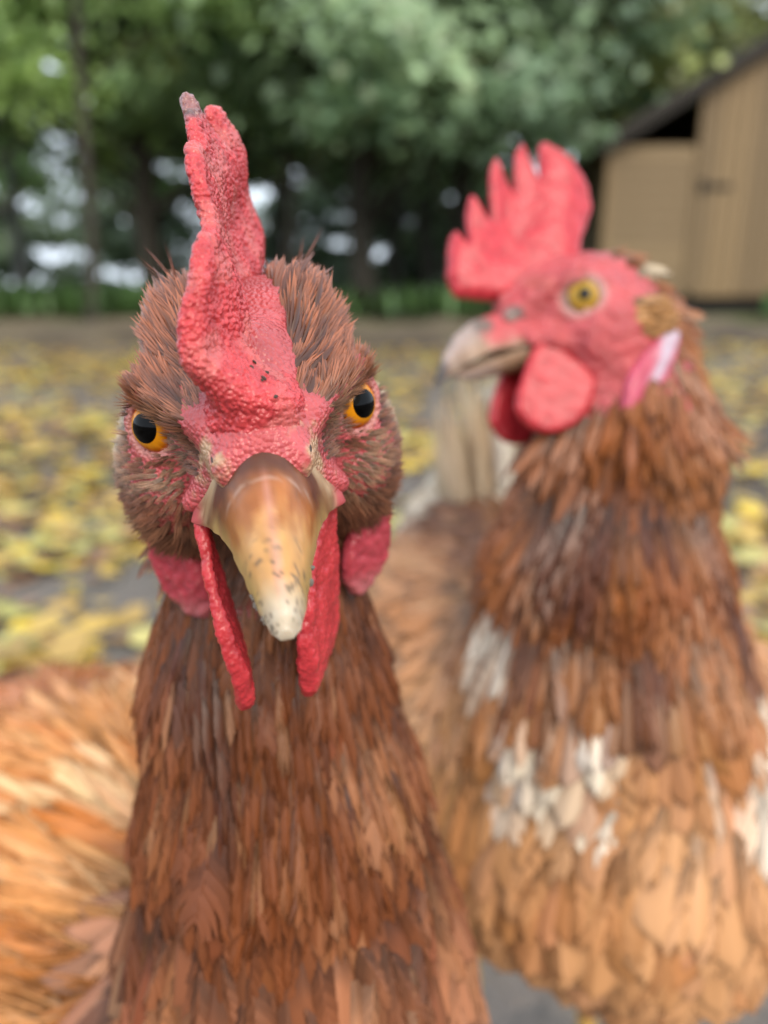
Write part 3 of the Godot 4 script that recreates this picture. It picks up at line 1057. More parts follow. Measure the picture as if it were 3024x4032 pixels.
func far_hen() -> void:
	var base := Vector3(8, 0, -27)
	var hen := thing("hen", base * 0.01, "tan and white hen behind the near one, head turned in profile with five-pointed red comb", "hen")
	var hx := Transform3D(Basis.from_euler(Vector3(deg_to_rad(10.88), deg_to_rad(-75.62), deg_to_rad(18.97))) * Basis.from_scale(Vector3.ONE * 1.07), Vector3(5.68, 41.37, -24.35) - base)
	var hm := Transform3D(hx.basis.scaled(Vector3.ONE * 0.01), hx.origin * 0.01)
	var hi := hx.affine_inverse()
	var axis := Vector3(0.25, -0.25, 0.93).normalized()
	var side := Vector3.UP.cross(axis).normalized()
	var bb := Basis(side, axis.cross(side), axis)
	var neck := [Vector3(8.0, 40.2, -25.0), Vector3(7.7, 37.4, -24.0), Vector3(7.3, 33.2, -23.3), Vector3(7.5, 29.3, -23.0), Vector3(8.2, 25.5, -23.0)]
	var nr := [1.9, 2.5, 3.45, 4.5, 5.6]
	var s := Sdf.new()
	var mid := Vector3(7.3, 25.0, -29.0) - base
	s.ball(mid, Vector3(6.5, 6.6, 11.5), 3.0, bb)
	s.ball(Vector3(8.5, 24.4, -23.2) - base, Vector3(6.1, 5.7, 5.6), 3.0)
	s.ball(mid + side * 5.0 + Vector3(0, 0.5, 0), Vector3(2.2, 4.6, 9.0), 1.5, bb)
	s.ball(mid - side * 5.0 + Vector3(0, 0.5, 0), Vector3(2.2, 4.6, 9.0), 1.5, bb)
	s.cone(mid - axis * 7, mid - axis * 12 + Vector3(0, 4.5, 0), 4.0, 1.8, 3.0)
	for i in neck.size() - 1:
		s.cone(neck[i] - base, neck[i + 1] - base, nr[i], nr[i + 1], 1.2)
	s.ball(hx * Vector3(0, -0.3, -0.8), Vector3(1.25, 1.25, 1.25), 1.5)
	var r := nets(s.d, mid - Vector3(11, 11, 15), Vector3(18, 44, -14) - base, 0.6)
	var v: PackedVector3Array = r[0]
	var n: PackedVector3Array = r[1]
	var ix: PackedInt32Array = r[2]
	var body_count := v.size()
	var c := PackedColorArray()
	c.resize(v.size())
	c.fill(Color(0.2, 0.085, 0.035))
	var h := Sdf.new()
	head_base(h, true)
	var gaze := Vector3(1, 0.02, 0.28)
	for x in [-1.0, 1.0]:
		var e := Vector3(1.2 * x, 0, 0.0)
		ring_lids(h, e, Vector3(gaze.x * x, gaze.y, gaze.z), 0.58, 0.1)
		ring_lids(h, e - Vector3(0.15 * x, 0, 0), Vector3(gaze.x * x, gaze.y, gaze.z), 0.85, 0.1)
		h.cut(e, 0.55)
		h.cone(Vector3(0.9 * x, -0.75, 1.6), Vector3(1.2 * x, -1.2, 0.2), 0.22, 0.18, 0.3)
	for i in 2:
		h.cone(hi * (neck[i] - base), hi * (neck[i + 1] - base), nr[i] / 1.07, nr[i + 1] / 1.07, 1.0)
	var hr := nets(h.d, Vector3(-2.6, -4.2, -3.2), Vector3(2.6, 2.4, 2.6), 0.12)
	var face := Color(0.58, 0.095, 0.105)
	var skin := func(p: Vector3, _n: Vector3) -> Color:
		var k := soft.get_noise_3dv(p * 5.0)
		var q := face * (1.0 + 0.25 * k)
		q = q.lerp(Color(0.62, 0.4, 0.36), ss(0.82, 0.62, Vector3(absf(p.x) - 1.2, p.y, p.z).length()) * 0.75)
		q = q.lerp(Color(0.22, 0.19, 0.17), ss(0.32, 0.2, Vector2(p.y - 0.1, p.z - 1.85).length()) * 0.9)
		q = q.lerp(Color(0.45, 0.2, 0.1), ss(0.4, 0.2, Vector2(p.y - 0.75, p.z - 0.95).length()) * 0.2)
		q.a = 1.0
		return q
	for i in hr[0].size():
		var wr := 0.05 * sin(soft.get_noise_3dv(hr[0][i] * 2.2) * 14.0) + 0.04 * soft.get_noise_3dv(hr[0][i] * 8.0)
		hr[0][i] += hr[1][i] * wr * ss(0.62, 0.9, Vector3(absf(hr[0][i].x) - 1.2, hr[0][i].y, hr[0][i].z).length())
	hr[1] = mesh_of(hr[0], hr[2]).surface_get_arrays(0)[Mesh.ARRAY_NORMAL]
	add_head_mesh(v, n, ix, c, hr, hx, skin)
	var vm := PackedVector3Array()
	vm.resize(v.size())
	for i in v.size():
		vm[i] = (v[i] - n[i] * (0.2 if i < body_count else 0.0)) * 0.01
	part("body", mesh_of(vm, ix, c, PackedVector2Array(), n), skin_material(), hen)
	var k := 1.0 / 1.07
	var raw := [Vector2(3.4, 1.15), Vector2(3.5, 1.8), Vector2(3.1, 2.95), Vector2(2.8, 3.2), Vector2(2.6, 2.6), Vector2(2.4, 3.6), Vector2(2.06, 4.2), Vector2(1.66, 3.2), Vector2(1.28, 4.8), Vector2(0.95, 5.2), Vector2(0.6, 4.0), Vector2(0.2, 5.25), Vector2(-0.17, 5.6), Vector2(-0.34, 4.3), Vector2(-0.58, 5.25), Vector2(-0.78, 5.45), Vector2(-1.5, 4.65), Vector2(-1.95, 3.7), Vector2(-1.85, 3.0), Vector2(-1.25, 2.2), Vector2(-0.6, 0.9), Vector2(1.3, 0.6), Vector2(2.5, 0.9)]
	for i in raw.size():
		raw[i] = raw[i] * k
	var half := func(_z: float, y: float) -> float: return lerpf(0.34, 0.17, ss(1.2, 3.4, y))
	var bend := func(z: float, y: float) -> float: return 0.14 * sin(z * 2.3 + y) * ss(1.0, 2.5, y)
	var cred := Color(0.60, 0.042, 0.062)
	var ccol := func(_p: Vector3, cn: float, sn: float) -> Color: return red(cn, sn, cred)
	fleshy(hen, "comb", plate(poly_of(raw), half, bend, 0.075, 0.02, 14.0, ccol), hm)
	var bcol := func(p: Vector3, a: float, _t: float) -> Color:
		var q := Color(0.36, 0.22, 0.14)
		q = q.lerp(Color(0.44, 0.34, 0.31), ss(2.2, 3.0, p.z) * ss(0.0, 0.7, sin(a)))
		q = q.lerp(face, ss(3.0, 2.6, p.z + 0.25 * soft.get_noise_3dv(p * 5.0)) * ss(0.1, 0.35, (p.y + 0.85) / 1.0))
		q = q.lerp(Color(0.16, 0.14, 0.12), ss(0.34, 0.2, Vector2(p.y - 0.05, p.z - 2.7).length()) * 0.9)
		q = q.lerp(Color(0.16, 0.12, 0.10), ss(0.25, 0.0, absf(p.y + 0.9)) * 0.6 * ss(2.6, 3.4, p.z))
		q = q.lerp(Color(0.08, 0.07, 0.07), ss(3.85, 4.15, p.z))
		q.a = 1.0
		return q * (1.0 + 0.2 * soft.get_noise_3dv(p * 9.0))
	var horn := std("horn", 0.42, HIDE)
	var top := [Vector2(1.2, 0.4), Vector2(2.0, 0.42), Vector2(2.8, 0.34), Vector2(3.4, 0.05), Vector2(3.9, -0.42), Vector2(4.2, -0.85), Vector2(4.35, -1.1)]
	var bot := [Vector2(0.7, -1.15), Vector2(1.6, -0.85), Vector2(2.6, -0.72), Vector2(3.4, -0.9), Vector2(4.0, -1.1), Vector2(4.35, -1.3)]
	var wid := [Vector2(0.7, 1.2), Vector2(1.4, 1.1), Vector2(2.0, 0.78), Vector2(2.6, 0.6), Vector2(3.2, 0.46), Vector2(3.8, 0.3), Vector2(4.2, 0.16), Vector2(4.35, 0.06)]
	part("upper_beak", beak_mesh(top, bot, wid, 0.7, 4.35, hm, bcol), horn, hen)
	var ltop := [Vector2(0.7, -1.2), Vector2(1.8, -0.9), Vector2(3.7, -1.0)]
	var lbot := [Vector2(0.7, -1.45), Vector2(1.8, -1.4), Vector2(3.2, -1.35), Vector2(3.7, -1.2)]
	var lwid := [Vector2(0.7, 1.1), Vector2(1.8, 0.75), Vector2(2.8, 0.45), Vector2(3.7, 0.1)]
	part("lower_beak", beak_mesh(lbot, ltop, lwid, 0.7, 3.7, hm, bcol), horn, hen)
	for x in [-1.0, 1.0]:
		add_eye(hen, hm, Vector3(1.2 * x, 0, 0), Vector3(x, 0.02, 0.30), 0.56, 0.86, 0.30, Color(0.42, 0.27, 0.05), Color(0.55, 0.30, 0.05), Color(0.6, 0.45, 0.42))
	var flat := func(_z: float, _y: float) -> float: return 0.0
	var wcol := func(_p: Vector3, cn: float, sn: float) -> Color: return red(cn, sn, Color(0.60, 0.038, 0.055))
	var whalf := func(_z: float, _y: float) -> float: return 0.2
	for x in [-1.0, 1.0]:
		var b := Basis(Vector3(1, 0, 0), 0.12) * Basis(Vector3(0, 0, 1), 0.10 * x) * Basis(Vector3.UP, -0.2 * x)
		fleshy(hen, "wattle", plate(drop(2.6, 2.5, 0.5), whalf, flat, 0.09, 0.02, 14.0, wcol), hm * Transform3D(b, Vector3(0.85 * x, -0.85, 1.55 + (0.25 if x < 0 else 0.0))))
	var lcol := func(p: Vector3, cn: float, sn: float) -> Color: return red(cn, sn, Color(0.62, 0.09, 0.16)).lerp(Color(0.62, 0.5, 0.62), ss(0.0, 0.4, soft.get_noise_3dv(p * Vector3(3, 1.1, 4.5))) * ss(0.35, 0.15, absf(p.z)))
	var lhalf := func(_z: float, _y: float) -> float: return 0.2
	var puff := func(th: float, a: float) -> Color: return Color(0.55, 0.30, 0.13) * (1.0 + 0.2 * sin(a * 5.0 + th * 9.0))
	for x in [-1.0, 1.0]:
		var b := Basis(Vector3(1, 0, 0), -0.75) * Basis(Vector3.UP, 0.25 * x)
		fleshy(hen, "earlobe", plate(drop(2.9, 1.2, 0.8), lhalf, flat, 0.09, 0.04, 9.0, lcol), hm * Transform3D(b, Vector3(1.72 * x, -1.45, -2.15)))
	# legs
	var yel := std("shank", 0.5, Color8(160, 126, 67), false)
	for x in [-1.0, 1.0]:
		part("leg", leg_mesh(mid + side * 3.2 * x + Vector3(0, -4.5, 0), side * 3.2 * x + Vector3(0, 0.4, -2), Vector3(0.2, 0, 0.98)), yel, hen)
	# plumage: white patches where the photograph shows them
	var white := [[3.4, 32.6, 0.95], [2.5, 31.6, 0.7], [6.2, 31.0, 0.8], [4.5, 30.4, 0.75], [5.2, 29.4, 0.95], [4.4, 28.4, 0.85], [5.9, 28.2, 0.7], [11.2, 30.8, 0.8], [11.6, 28.2, 1.15], [9.0, 29.6, 0.4]]
	var rule := func(p: Vector3, nn: Vector3) -> Array:
		var q: Vector3 = hi * p
		if q.z > -1.9 + 0.9 * ss(0.6, 1.3, q.y) and q.y > -1.9 - 0.8 * ss(-1.6, 0.0, q.z):
			return []
		if q.z > -1.2 and q.y > 0.6:
			return []
		var w := p + base
		var kk := soft.get_noise_3dv(p * 1.1)
		var k2 := soft.get_noise_3dv(p * Vector3(1.3, 0.7, 1.3))
		var up := ss(27.0, 35.0, w.y)
		var front := ss(-31.0, -25.0, w.z)
		var dir := Vector3(0, -1, 0) + side * (p - mid).dot(side) * 0.03
		dir = dir.lerp(-axis + Vector3(0, -0.35, 0), (1.0 - up) * (1.0 - front))
		dir += Vector3(k2, 0, kk) * 0.3 + Vector3(rng.randf_range(-1, 1), 0, 0) * 0.08
		dir = dir.lerp(hx.basis * Vector3(0, -0.55, -0.9), ss(-1.8, -0.5, q.y))
		var ln := lerpf(2.9, 2.3, up) * rng.randf_range(0.85, 1.15) * lerpf(1.0, 0.5, ss(-3.0, -0.5, q.y))
		var wd := lerpf(2.1, 0.62, ss(27.0, 34.0, w.y)) * rng.randf_range(0.85, 1.15)
		var sp := lerpf(0.70, 0.23, ss(27.0, 34.0, w.y))
		var col := Color(0.66, 0.34, 0.16).lerp(Color(0.33, 0.105, 0.032), up)
		col = col.lerp(Color(0.10, 0.035, 0.025), ss(-0.12, 0.18, kk + 0.3 * k2) * ss(29.5, 33.0, w.y) * ss(39.0, 36.0, w.y) * 0.85)
		col = col.lerp(Color(0.42, 0.16, 0.045), ss(0.1, 0.5, k2) * 0.6)
		col = col.lerp(Color(0.74, 0.40, 0.19), ss(0.1, 0.5, -k2) * 0.5 * (1.0 - 0.7 * up))
		if nn.z > 0.2 and w.z > -26.0:
			for m in white:
				var far_off := Vector2(w.x - m[0], w.y - m[1]).length() + 0.5 * k2
				col = col.lerp(Color(0.95, 0.86, 0.74), ss(m[2] * 1.25, m[2] * 0.3, far_off) * 0.85)
		col = col.lerp(Color(0.95, 0.84, 0.68), 0.85 * ss(-33.5, -36.0, w.z + 3.0 * kk))
		if q.y > 0.6 and q.z > -3.4 and q.z < -1.6:
			col = Color(0.75, 0.6, 0.42)
		if w.y < 19.0:
			col = col.lerp(Color(0.62, 0.42, 0.22), 0.4 * ss(0.0, 0.3, kk))
		var kind := 0 if w.y < 32.0 + kk or col.g > 0.5 and w.y < 34.0 else 3
		if kind == 0:
			wd = maxf(wd, 1.2)
		return [ln, wd, dir, col * rng.randf_range(0.93, 1.07), rng.randf_range(0.07, 0.17), sp, kind]
	var shapes := []
	for i in 3:
		shapes.append(feather_mesh(0.1, 0.3, 0.07, 0.03, -0.38, 120 + i))
	for i in 3:
		shapes.append(loose_feather_mesh(0.75, 0.3, 0.05, 0.05, 0.15, 140 + i))
	for i in 2:
		shapes.append(loose_feather_mesh(0.4, 0.3, 0.05, 0.06, -0.1, 160 + i))
	var fm := feather_material()
	var list := spread(r[0], r[1], r[2], 46.0, rule)
	wear(hen, list, shapes, fm, 285)
	# ear tuft
	for x in [1.0, -1.0]:
		var xs := []
		var cs := []
		for i in 90:
			var a := rng.randf() * TAU
			var rr := sqrt(rng.randf()) * 0.5
			var p := Vector3(1.80 * x, -0.95 + sin(a) * rr, -1.3 + cos(a) * rr)
			xs.append(hm * feather_xf(p, Vector3(x, 0, 0), [rng.randf_range(0.4, 0.75), 0.3, Vector3(0, -0.3, -1), Color.WHITE, rng.randf_range(0.3, 0.9), 0.0, 0]))
			cs.append(Color(0.52, 0.27, 0.11) * rng.randf_range(0.7, 1.4))
		many("ear_tuft", shapes[4], fm, xs, cs, hen)
	# tail, pale
	for i in 14:
		var a := (i - 6.5) * 0.09
		var dr := (-axis * 0.35 + Vector3(0, 0.9, 0) + side * a * 0.2).normalized()
		var xf := feather_xf(Vector3(6.3, 27.0, -38.0) - base + side * (a * 1.6 + rng.randf_range(-0.9, 0.9)) + Vector3(0, 0, rng.randf_range(-1.5, 1.5)), (side * 0.25 * signf(a) + axis).normalized(), [rng.randf_range(8.0, 12.5), 2.2, dr, Color.WHITE, 0.0, 0.0, 0])
		var o := part("tail_feather", shapes[3 + i % 3], std("pale tail feather %d" % (i % 2), 0.5, [Color8(228, 220, 206), Color8(212, 190, 160)][i % 2]), hen)
		o.transform = Transform3D(xf.basis.scaled(Vector3.ONE * 0.01), xf.origin * 0.01)
	print("far hen: feathers ", list.size(), " head verts ", hr[0].size(), " body ", r[0].size())
# ------------------------------------------------------------------ the place
func leaf_mesh(sd: int, lobes: float) -> ArrayMesh:
	# unit leaf: stalk end at the origin, length 1 along +y, slightly curled, upper side towards +z
	var r := RandomNumberGenerator.new()
	r.seed = sd
	var v := PackedVector3Array([Vector3(0, 0, 0), Vector3(0, 0.5, 0.02), Vector3(0, 1.0, -0.04)])
	var curl := r.randf_range(0.05, 0.3)
	var ix := PackedInt32Array()
	for s in [-1.0, 1.0]:
		var b := v.size()
		for q in [[0.16, 0.12], [0.42, 0.30], [0.30, 0.48], [0.40, 0.68], [0.16, 0.80]]:
			var x: float = lerpf(0.38 * sin(PI * clampf(q[1] * 0.9 + 0.05, 0, 1)), q[0] * 1.15, lobes) * r.randf_range(0.85, 1.15)
			v.append(Vector3(s * x, q[1] * r.randf_range(0.92, 1.08), curl * x * x * 2.0 + r.randf_range(-0.03, 0.03)))
		for t in [[0, b, 1], [b, b + 1, 1], [b + 1, b + 2, 1], [b + 2, b + 3, 1], [b + 3, b + 4, 1], [b + 4, 2, 1]]:
			if s > 0:
				ix.append_array([t[0], t[2], t[1]])
			else:
				ix.append_array([t[0], t[1], t[2]])
	return mesh_of(v, ix)

func ground_y(x: float, z: float) -> float:
	return 0.018 * soft.get_noise_2d(x * 3.0, z * 3.0) + 0.008 * soft.get_noise_2d(x * 17.0, z * 17.0) - 0.012

func make_ground() -> void:
	var xs := PackedFloat32Array([-150, -60, -25, -12])
	for i in 161:
		xs.append(-6.0 + i * 0.075)
	xs.append_array([12, 25, 60, 150])
	var zs := PackedFloat32Array([-160, -70, -35, -20, -14, -11])
	for i in 111:
		zs.append(-9.0 + i * 0.09)
	zs.append_array([3, 8, 25, 80])
	var v := PackedVector3Array()
	var c := PackedColorArray()
	for z in zs:
		for x in xs:
			v.append(Vector3(x, ground_y(x, z), z))
			var k := soft.get_noise_2d(x * 1.7, z * 1.7)
			var q := Color(0.115, 0.098, 0.085).lerp(Color(0.075, 0.055, 0.04), ss(-0.1, 0.4, k))
			q = q.lerp(Color(0.14, 0.12, 0.105), ss(0.1, 0.5, soft.get_noise_2d(x * 5.0 + 90, z * 5.0)) * 0.6)
			c.append(q)
	var m := std("soil", 0.85)
	m.heightmap_enabled = true
	m.heightmap_texture = noise_tex(512, 0.03, FastNoiseLite.TYPE_SIMPLEX_SMOOTH, 0, 5)
	m.heightmap_scale = 1.2
	m.uv1_triplanar = true
	m.uv1_scale = Vector3.ONE * 1.6
	var g := part("ground", mesh_of(v, sheet_ix(zs.size(), xs.size()), c), m, self)
	tag(g, "dark damp grey-brown soil of the yard under fallen leaves", "", "", "structure")

func make_litter() -> void:
	var tones := [lin(174, 144, 70), lin(158, 129, 68), lin(176, 165, 100), lin(140, 104, 61), lin(192, 162, 42), lin(122, 90, 66), lin(158, 152, 86)]
	var words := ["golden yellow", "dull ochre", "pale lemon green", "light brown", "bright yellow", "dry brown", "green yellow"]
	var kinds := []
	for i in 4:
		kinds.append(leaf_mesh(300 + i, [1.0, 0.3, 0.8, 0.0][i]))
	var mm := []
	for t in tones:
		var m := std("fallen leaf " + t.to_html(), 0.5, t.linear_to_srgb(), false)
		m.rim_enabled = true
		m.rim = 0.2
		mm.append(m)
	var inv := cam.transform.affine_inverse()
	var all := []
	for i in 22000:
		var z := -0.45 - 7.6 * pow(rng.randf(), 1.1)
		var x := rng.randf_range(-1, 1) * (0.5 + absf(z) * 0.75)
		var k := soft.get_noise_2d(x * 2.2 + 31, z * 2.2)
		if rng.randf() > lerpf(0.25, 1.0, ss(-0.35, 0.25, k + 0.3 * soft.get_noise_2d(x * 9.0, z * 9.0))):
			continue
		var p := Vector3(x, ground_y(x, z) + rng.randf_range(0.004, 0.016), z)
		var q := inv * p
		var size := 0.026 + 0.05 * pow(rng.randf(), 1.4)
		var hidden := 0.0
		var px := q.x / -q.z
		var seen := absf(px) < 0.53 and q.y / -q.z > -0.70
		if px > -0.33 and px < 0.02 or px > 0.10 and px < 0.45:
			hidden = 1.0
		var b := Basis(Vector3.UP, rng.randf() * TAU) * Basis(Vector3(1, 0, 0), -PI / 2 + rng.randf_range(-0.3, 0.3)) * Basis(Vector3.UP, rng.randf_range(-0.3, 0.3))
		var ti := [0, 0, 1, 1, 2, 3, 4, 5, 6][rng.randi() % 9] as int
		all.append([(size / -q.z) * (1.0 - hidden) if seen else 0.0, Transform3D(b.scaled(Vector3.ONE * size), p), ti, px, size, -q.z])
	all.sort_custom(func(a, b): return a[0] > b[0])
	var xf := []
	var cs := []
	for i in all.size():
		var a = all[i]
		if i < 270 and a[0] > 0.0:
			var o := part("fallen_leaf", kinds[rng.randi() % 4], mm[a[2]], self)
			o.transform = a[1]
			var where := "near the left edge" if a[3] < -0.43 else ("left of the near hen" if a[3] < -0.2 else ("between the hens" if a[3] < 0.12 else ("right of the far hen" if a[3] < 0.48 else "near the right edge")))
			var dist := "close by" if a[5] < 1.2 else ("a little way back" if a[5] < 1.9 else ("halfway to the wood" if a[5] < 3.2 else "near the wood"))
			var big := "large" if a[4] > 0.07 else ("middling" if a[4] > 0.055 else "small")
			tag(o, "%s %s leaf on soil %s, %s" % [big, words[a[2]], where, dist], "leaf", "fallen leaves on the yard")
		else:
			xf.append(a[1])
			cs.append(tones[a[2]] * rng.randf_range(0.7, 1.15))
	var lm := std("leaf litter", 0.5)
	var lit := many("leaf_litter", kinds[0], lm, xf, cs, self)
	tag(lit, "scattered yellow and brown leaf litter covering the yard", "leaf litter", "", "stuff")

func make_bank() -> void:
	# low bank of earth along the edge of the wood, and the green growth on it
	var v := PackedVector3Array()
	var c := PackedColorArray()
	var n := 120
	for i in n:
		var x := lerpf(-9.0, 7.0, float(i) / (n - 1))
		var z0 := -6.3 - 0.05 * x + 0.25 * soft.get_noise_1d(x * 2.0)
		var hh := 0.14 + 0.09 * soft.get_noise_1d(x * 5.0 + 40)
		for q in [[0.1, -0.1], [-0.03, 0.3], [-0.14, 0.75], [-0.32, 1.0], [-0.6, 1.05], [-1.6, 1.0], [-6.0, 1.3], [-14.0, 1.2], [-40.0, 1.0]]:
			v.append(Vector3(x * (1.0 if q[0] > -2.0 else 4.0), maxf(hh * q[1], -0.02) + 0.02 * soft.get_noise_2d(x * 20.0, q[0] * 30.0 + 7), z0 + q[0]))
			c.append(Color(0.055, 0.042, 0.03).lerp(Color(0.1, 0.08, 0.05), 0.5 + soft.get_noise_2d(x * 6.0, q[0] * 40.0)) if q[1] < 0.9 else Color(0.13, 0.10, 0.065).lerp(Color(0.07, 0.09, 0.03), ss(-0.5, -2.0, q[0])))
	var b := part("earth_bank", mesh_of(v, sheet_ix(n, 9), c), std("bank earth", 0.9), self)
	tag(b, "low bank of bare earth at the foot of the trees", "", "", "structure")
	var xf := []
	var cs := []
	for i in 16000:
		var x := rng.randf_range(-1, 1) * 9.0
		var z := rng.randf_range(-16.0, -7.0)
		if soft.get_noise_2d(x * 1.2, z * 1.2) < -0.1:
			continue
		var hgt := rng.randf_range(0.08, 0.35)
		xf.append(Transform3D((Basis(Vector3.UP, rng.randf() * TAU) * Basis(Vector3(1, 0, 0), rng.randf_range(-0.5, 0.5))).scaled(Vector3(0.06, hgt, hgt)), Vector3(x, 0.2, z)))
		cs.append(Color(0.05, 0.10, 0.03) * rng.randf_range(0.6, 1.8))
	var g := many("undergrowth", leaf_mesh(330, 0.0), std("grass blade", 0.5), xf, cs, self)
	tag(g, "low green undergrowth covering the ground among the trunks", "undergrowth", "", "stuff")

func leaf_mat(key: String) -> StandardMaterial3D:
	var m := std(key, 0.3)
	m.metallic_specular = 0.6
	m.backlight_enabled = true
	m.backlight = Color(0.9, 0.9, 0.9)
	return m

func tree(called: String, label: String, category: String, at: Vector3, height: float, rad: float, lean: Vector3, low: float, reach: float, clumps: int, per: int, size: float, tone: Color, gold: float, bark: Color) -> void:
	var o := thing(called, at, label, category, "trees of the wood" if category == "tree" else "bushes of the wood")
	var v := PackedVector3Array()
	var ix := PackedInt32Array()
	var pts := []
	var rr := []
	for i in 9:
		var t := i / 8.0
		pts.append(lean * t * height + Vector3(soft.get_noise_1d(t * 20 + at.x * 9) * 0.12, t * height, soft.get_noise_1d(t * 20 + at.z * 9 + 50) * 0.12) * Vector3(1, 1, 1) + Vector3(0, -0.1, 0))
		rr.append(rad * lerpf(1.25 if i == 0 else 1.0, 0.25, t))
	tube(v, ix, pts, rr, 10)
	var bm := std("bark %s" % bark.to_html(), 0.85, bark.linear_to_srgb(), false)
	if not bm.heightmap_enabled:
		bm.heightmap_enabled = true
		bm.heightmap_texture = mats_noise()
		bm.heightmap_scale = 1.5
		bm.uv1_triplanar = true
		bm.uv1_scale = Vector3(4, 0.8, 4)
	part("trunk", mesh_of(v, ix), bm, o)
	var lv := PackedVector3Array()
	var li := PackedInt32Array()
	var xf := []
	var cs := []
	for k in clumps:
		var t := rng.randf()
		var y := lerpf(low, height, pow(t, 0.9))
		var an := rng.randf() * TAU
		var rd := reach * sqrt(rng.randf()) * lerpf(1.0, 0.45, ss(0.5, 1.0, t))
		var c := lean * y + Vector3(cos(an) * rd, y, sin(an) * rd)
		var root: Vector3 = lean * y * 0.85 + Vector3(0, maxf(y - rd * 0.5 - 0.2, low * 0.5), 0)
		if k % 2 == 0:
			tube(lv, li, [root, root.lerp(c, 0.5) + Vector3(0, 0.1, 0), c], [rad * 0.25, rad * 0.14, 0.008], 5)
		var tn := tone * rng.randf_range(0.65, 1.4)
		if rng.randf() < gold:
			tn = tn.lerp(Color(0.22, 0.19, 0.03), rng.randf_range(0.3, 0.9))
		var rx := rng.randf_range(0.28, 0.6) * (0.6 + size * 3.0)
		for i in per:
			var d := Vector3(rng.randfn(), rng.randfn() * 0.45, rng.randfn()) * rx * 0.62
			var out := (Vector3(c.x - lean.x * y + d.x * 1.5, 0, c.z + d.z * 1.5)).normalized()
			var nn := (Vector3(0, 0.6, 0) + out * 0.75 + Vector3(rng.randfn(), rng.randfn(), rng.randfn()) * 0.4).normalized()
			var ty := out * 0.6 + Vector3(0, -0.7, 0) + Vector3(rng.randfn(), rng.randfn(), rng.randfn()) * 0.4
			ty = (ty - nn * ty.dot(nn)).normalized()
			var b := Basis(ty.cross(nn), ty, nn)
			xf.append(Transform3D(b.scaled(Vector3.ONE * size * rng.randf_range(0.7, 1.3)), c + d - Vector3(0, d.length() * 0.25, 0)))
			cs.append(tn * rng.randf_range(0.75, 1.3))
	if lv.size():
		part("branches", mesh_of(lv, li), bm, o).set_meta("kind", "stuff")
	many("crown", leaf_mesh(340 + clumps % 3, 0.6), leaf_mat("green leaf"), xf, cs, o)

var bark_tex: NoiseTexture2D
func mats_noise() -> NoiseTexture2D:
	if bark_tex == null:
		bark_tex = noise_tex(256, 0.05, FastNoiseLite.TYPE_SIMPLEX, 0, 4)
	return bark_tex

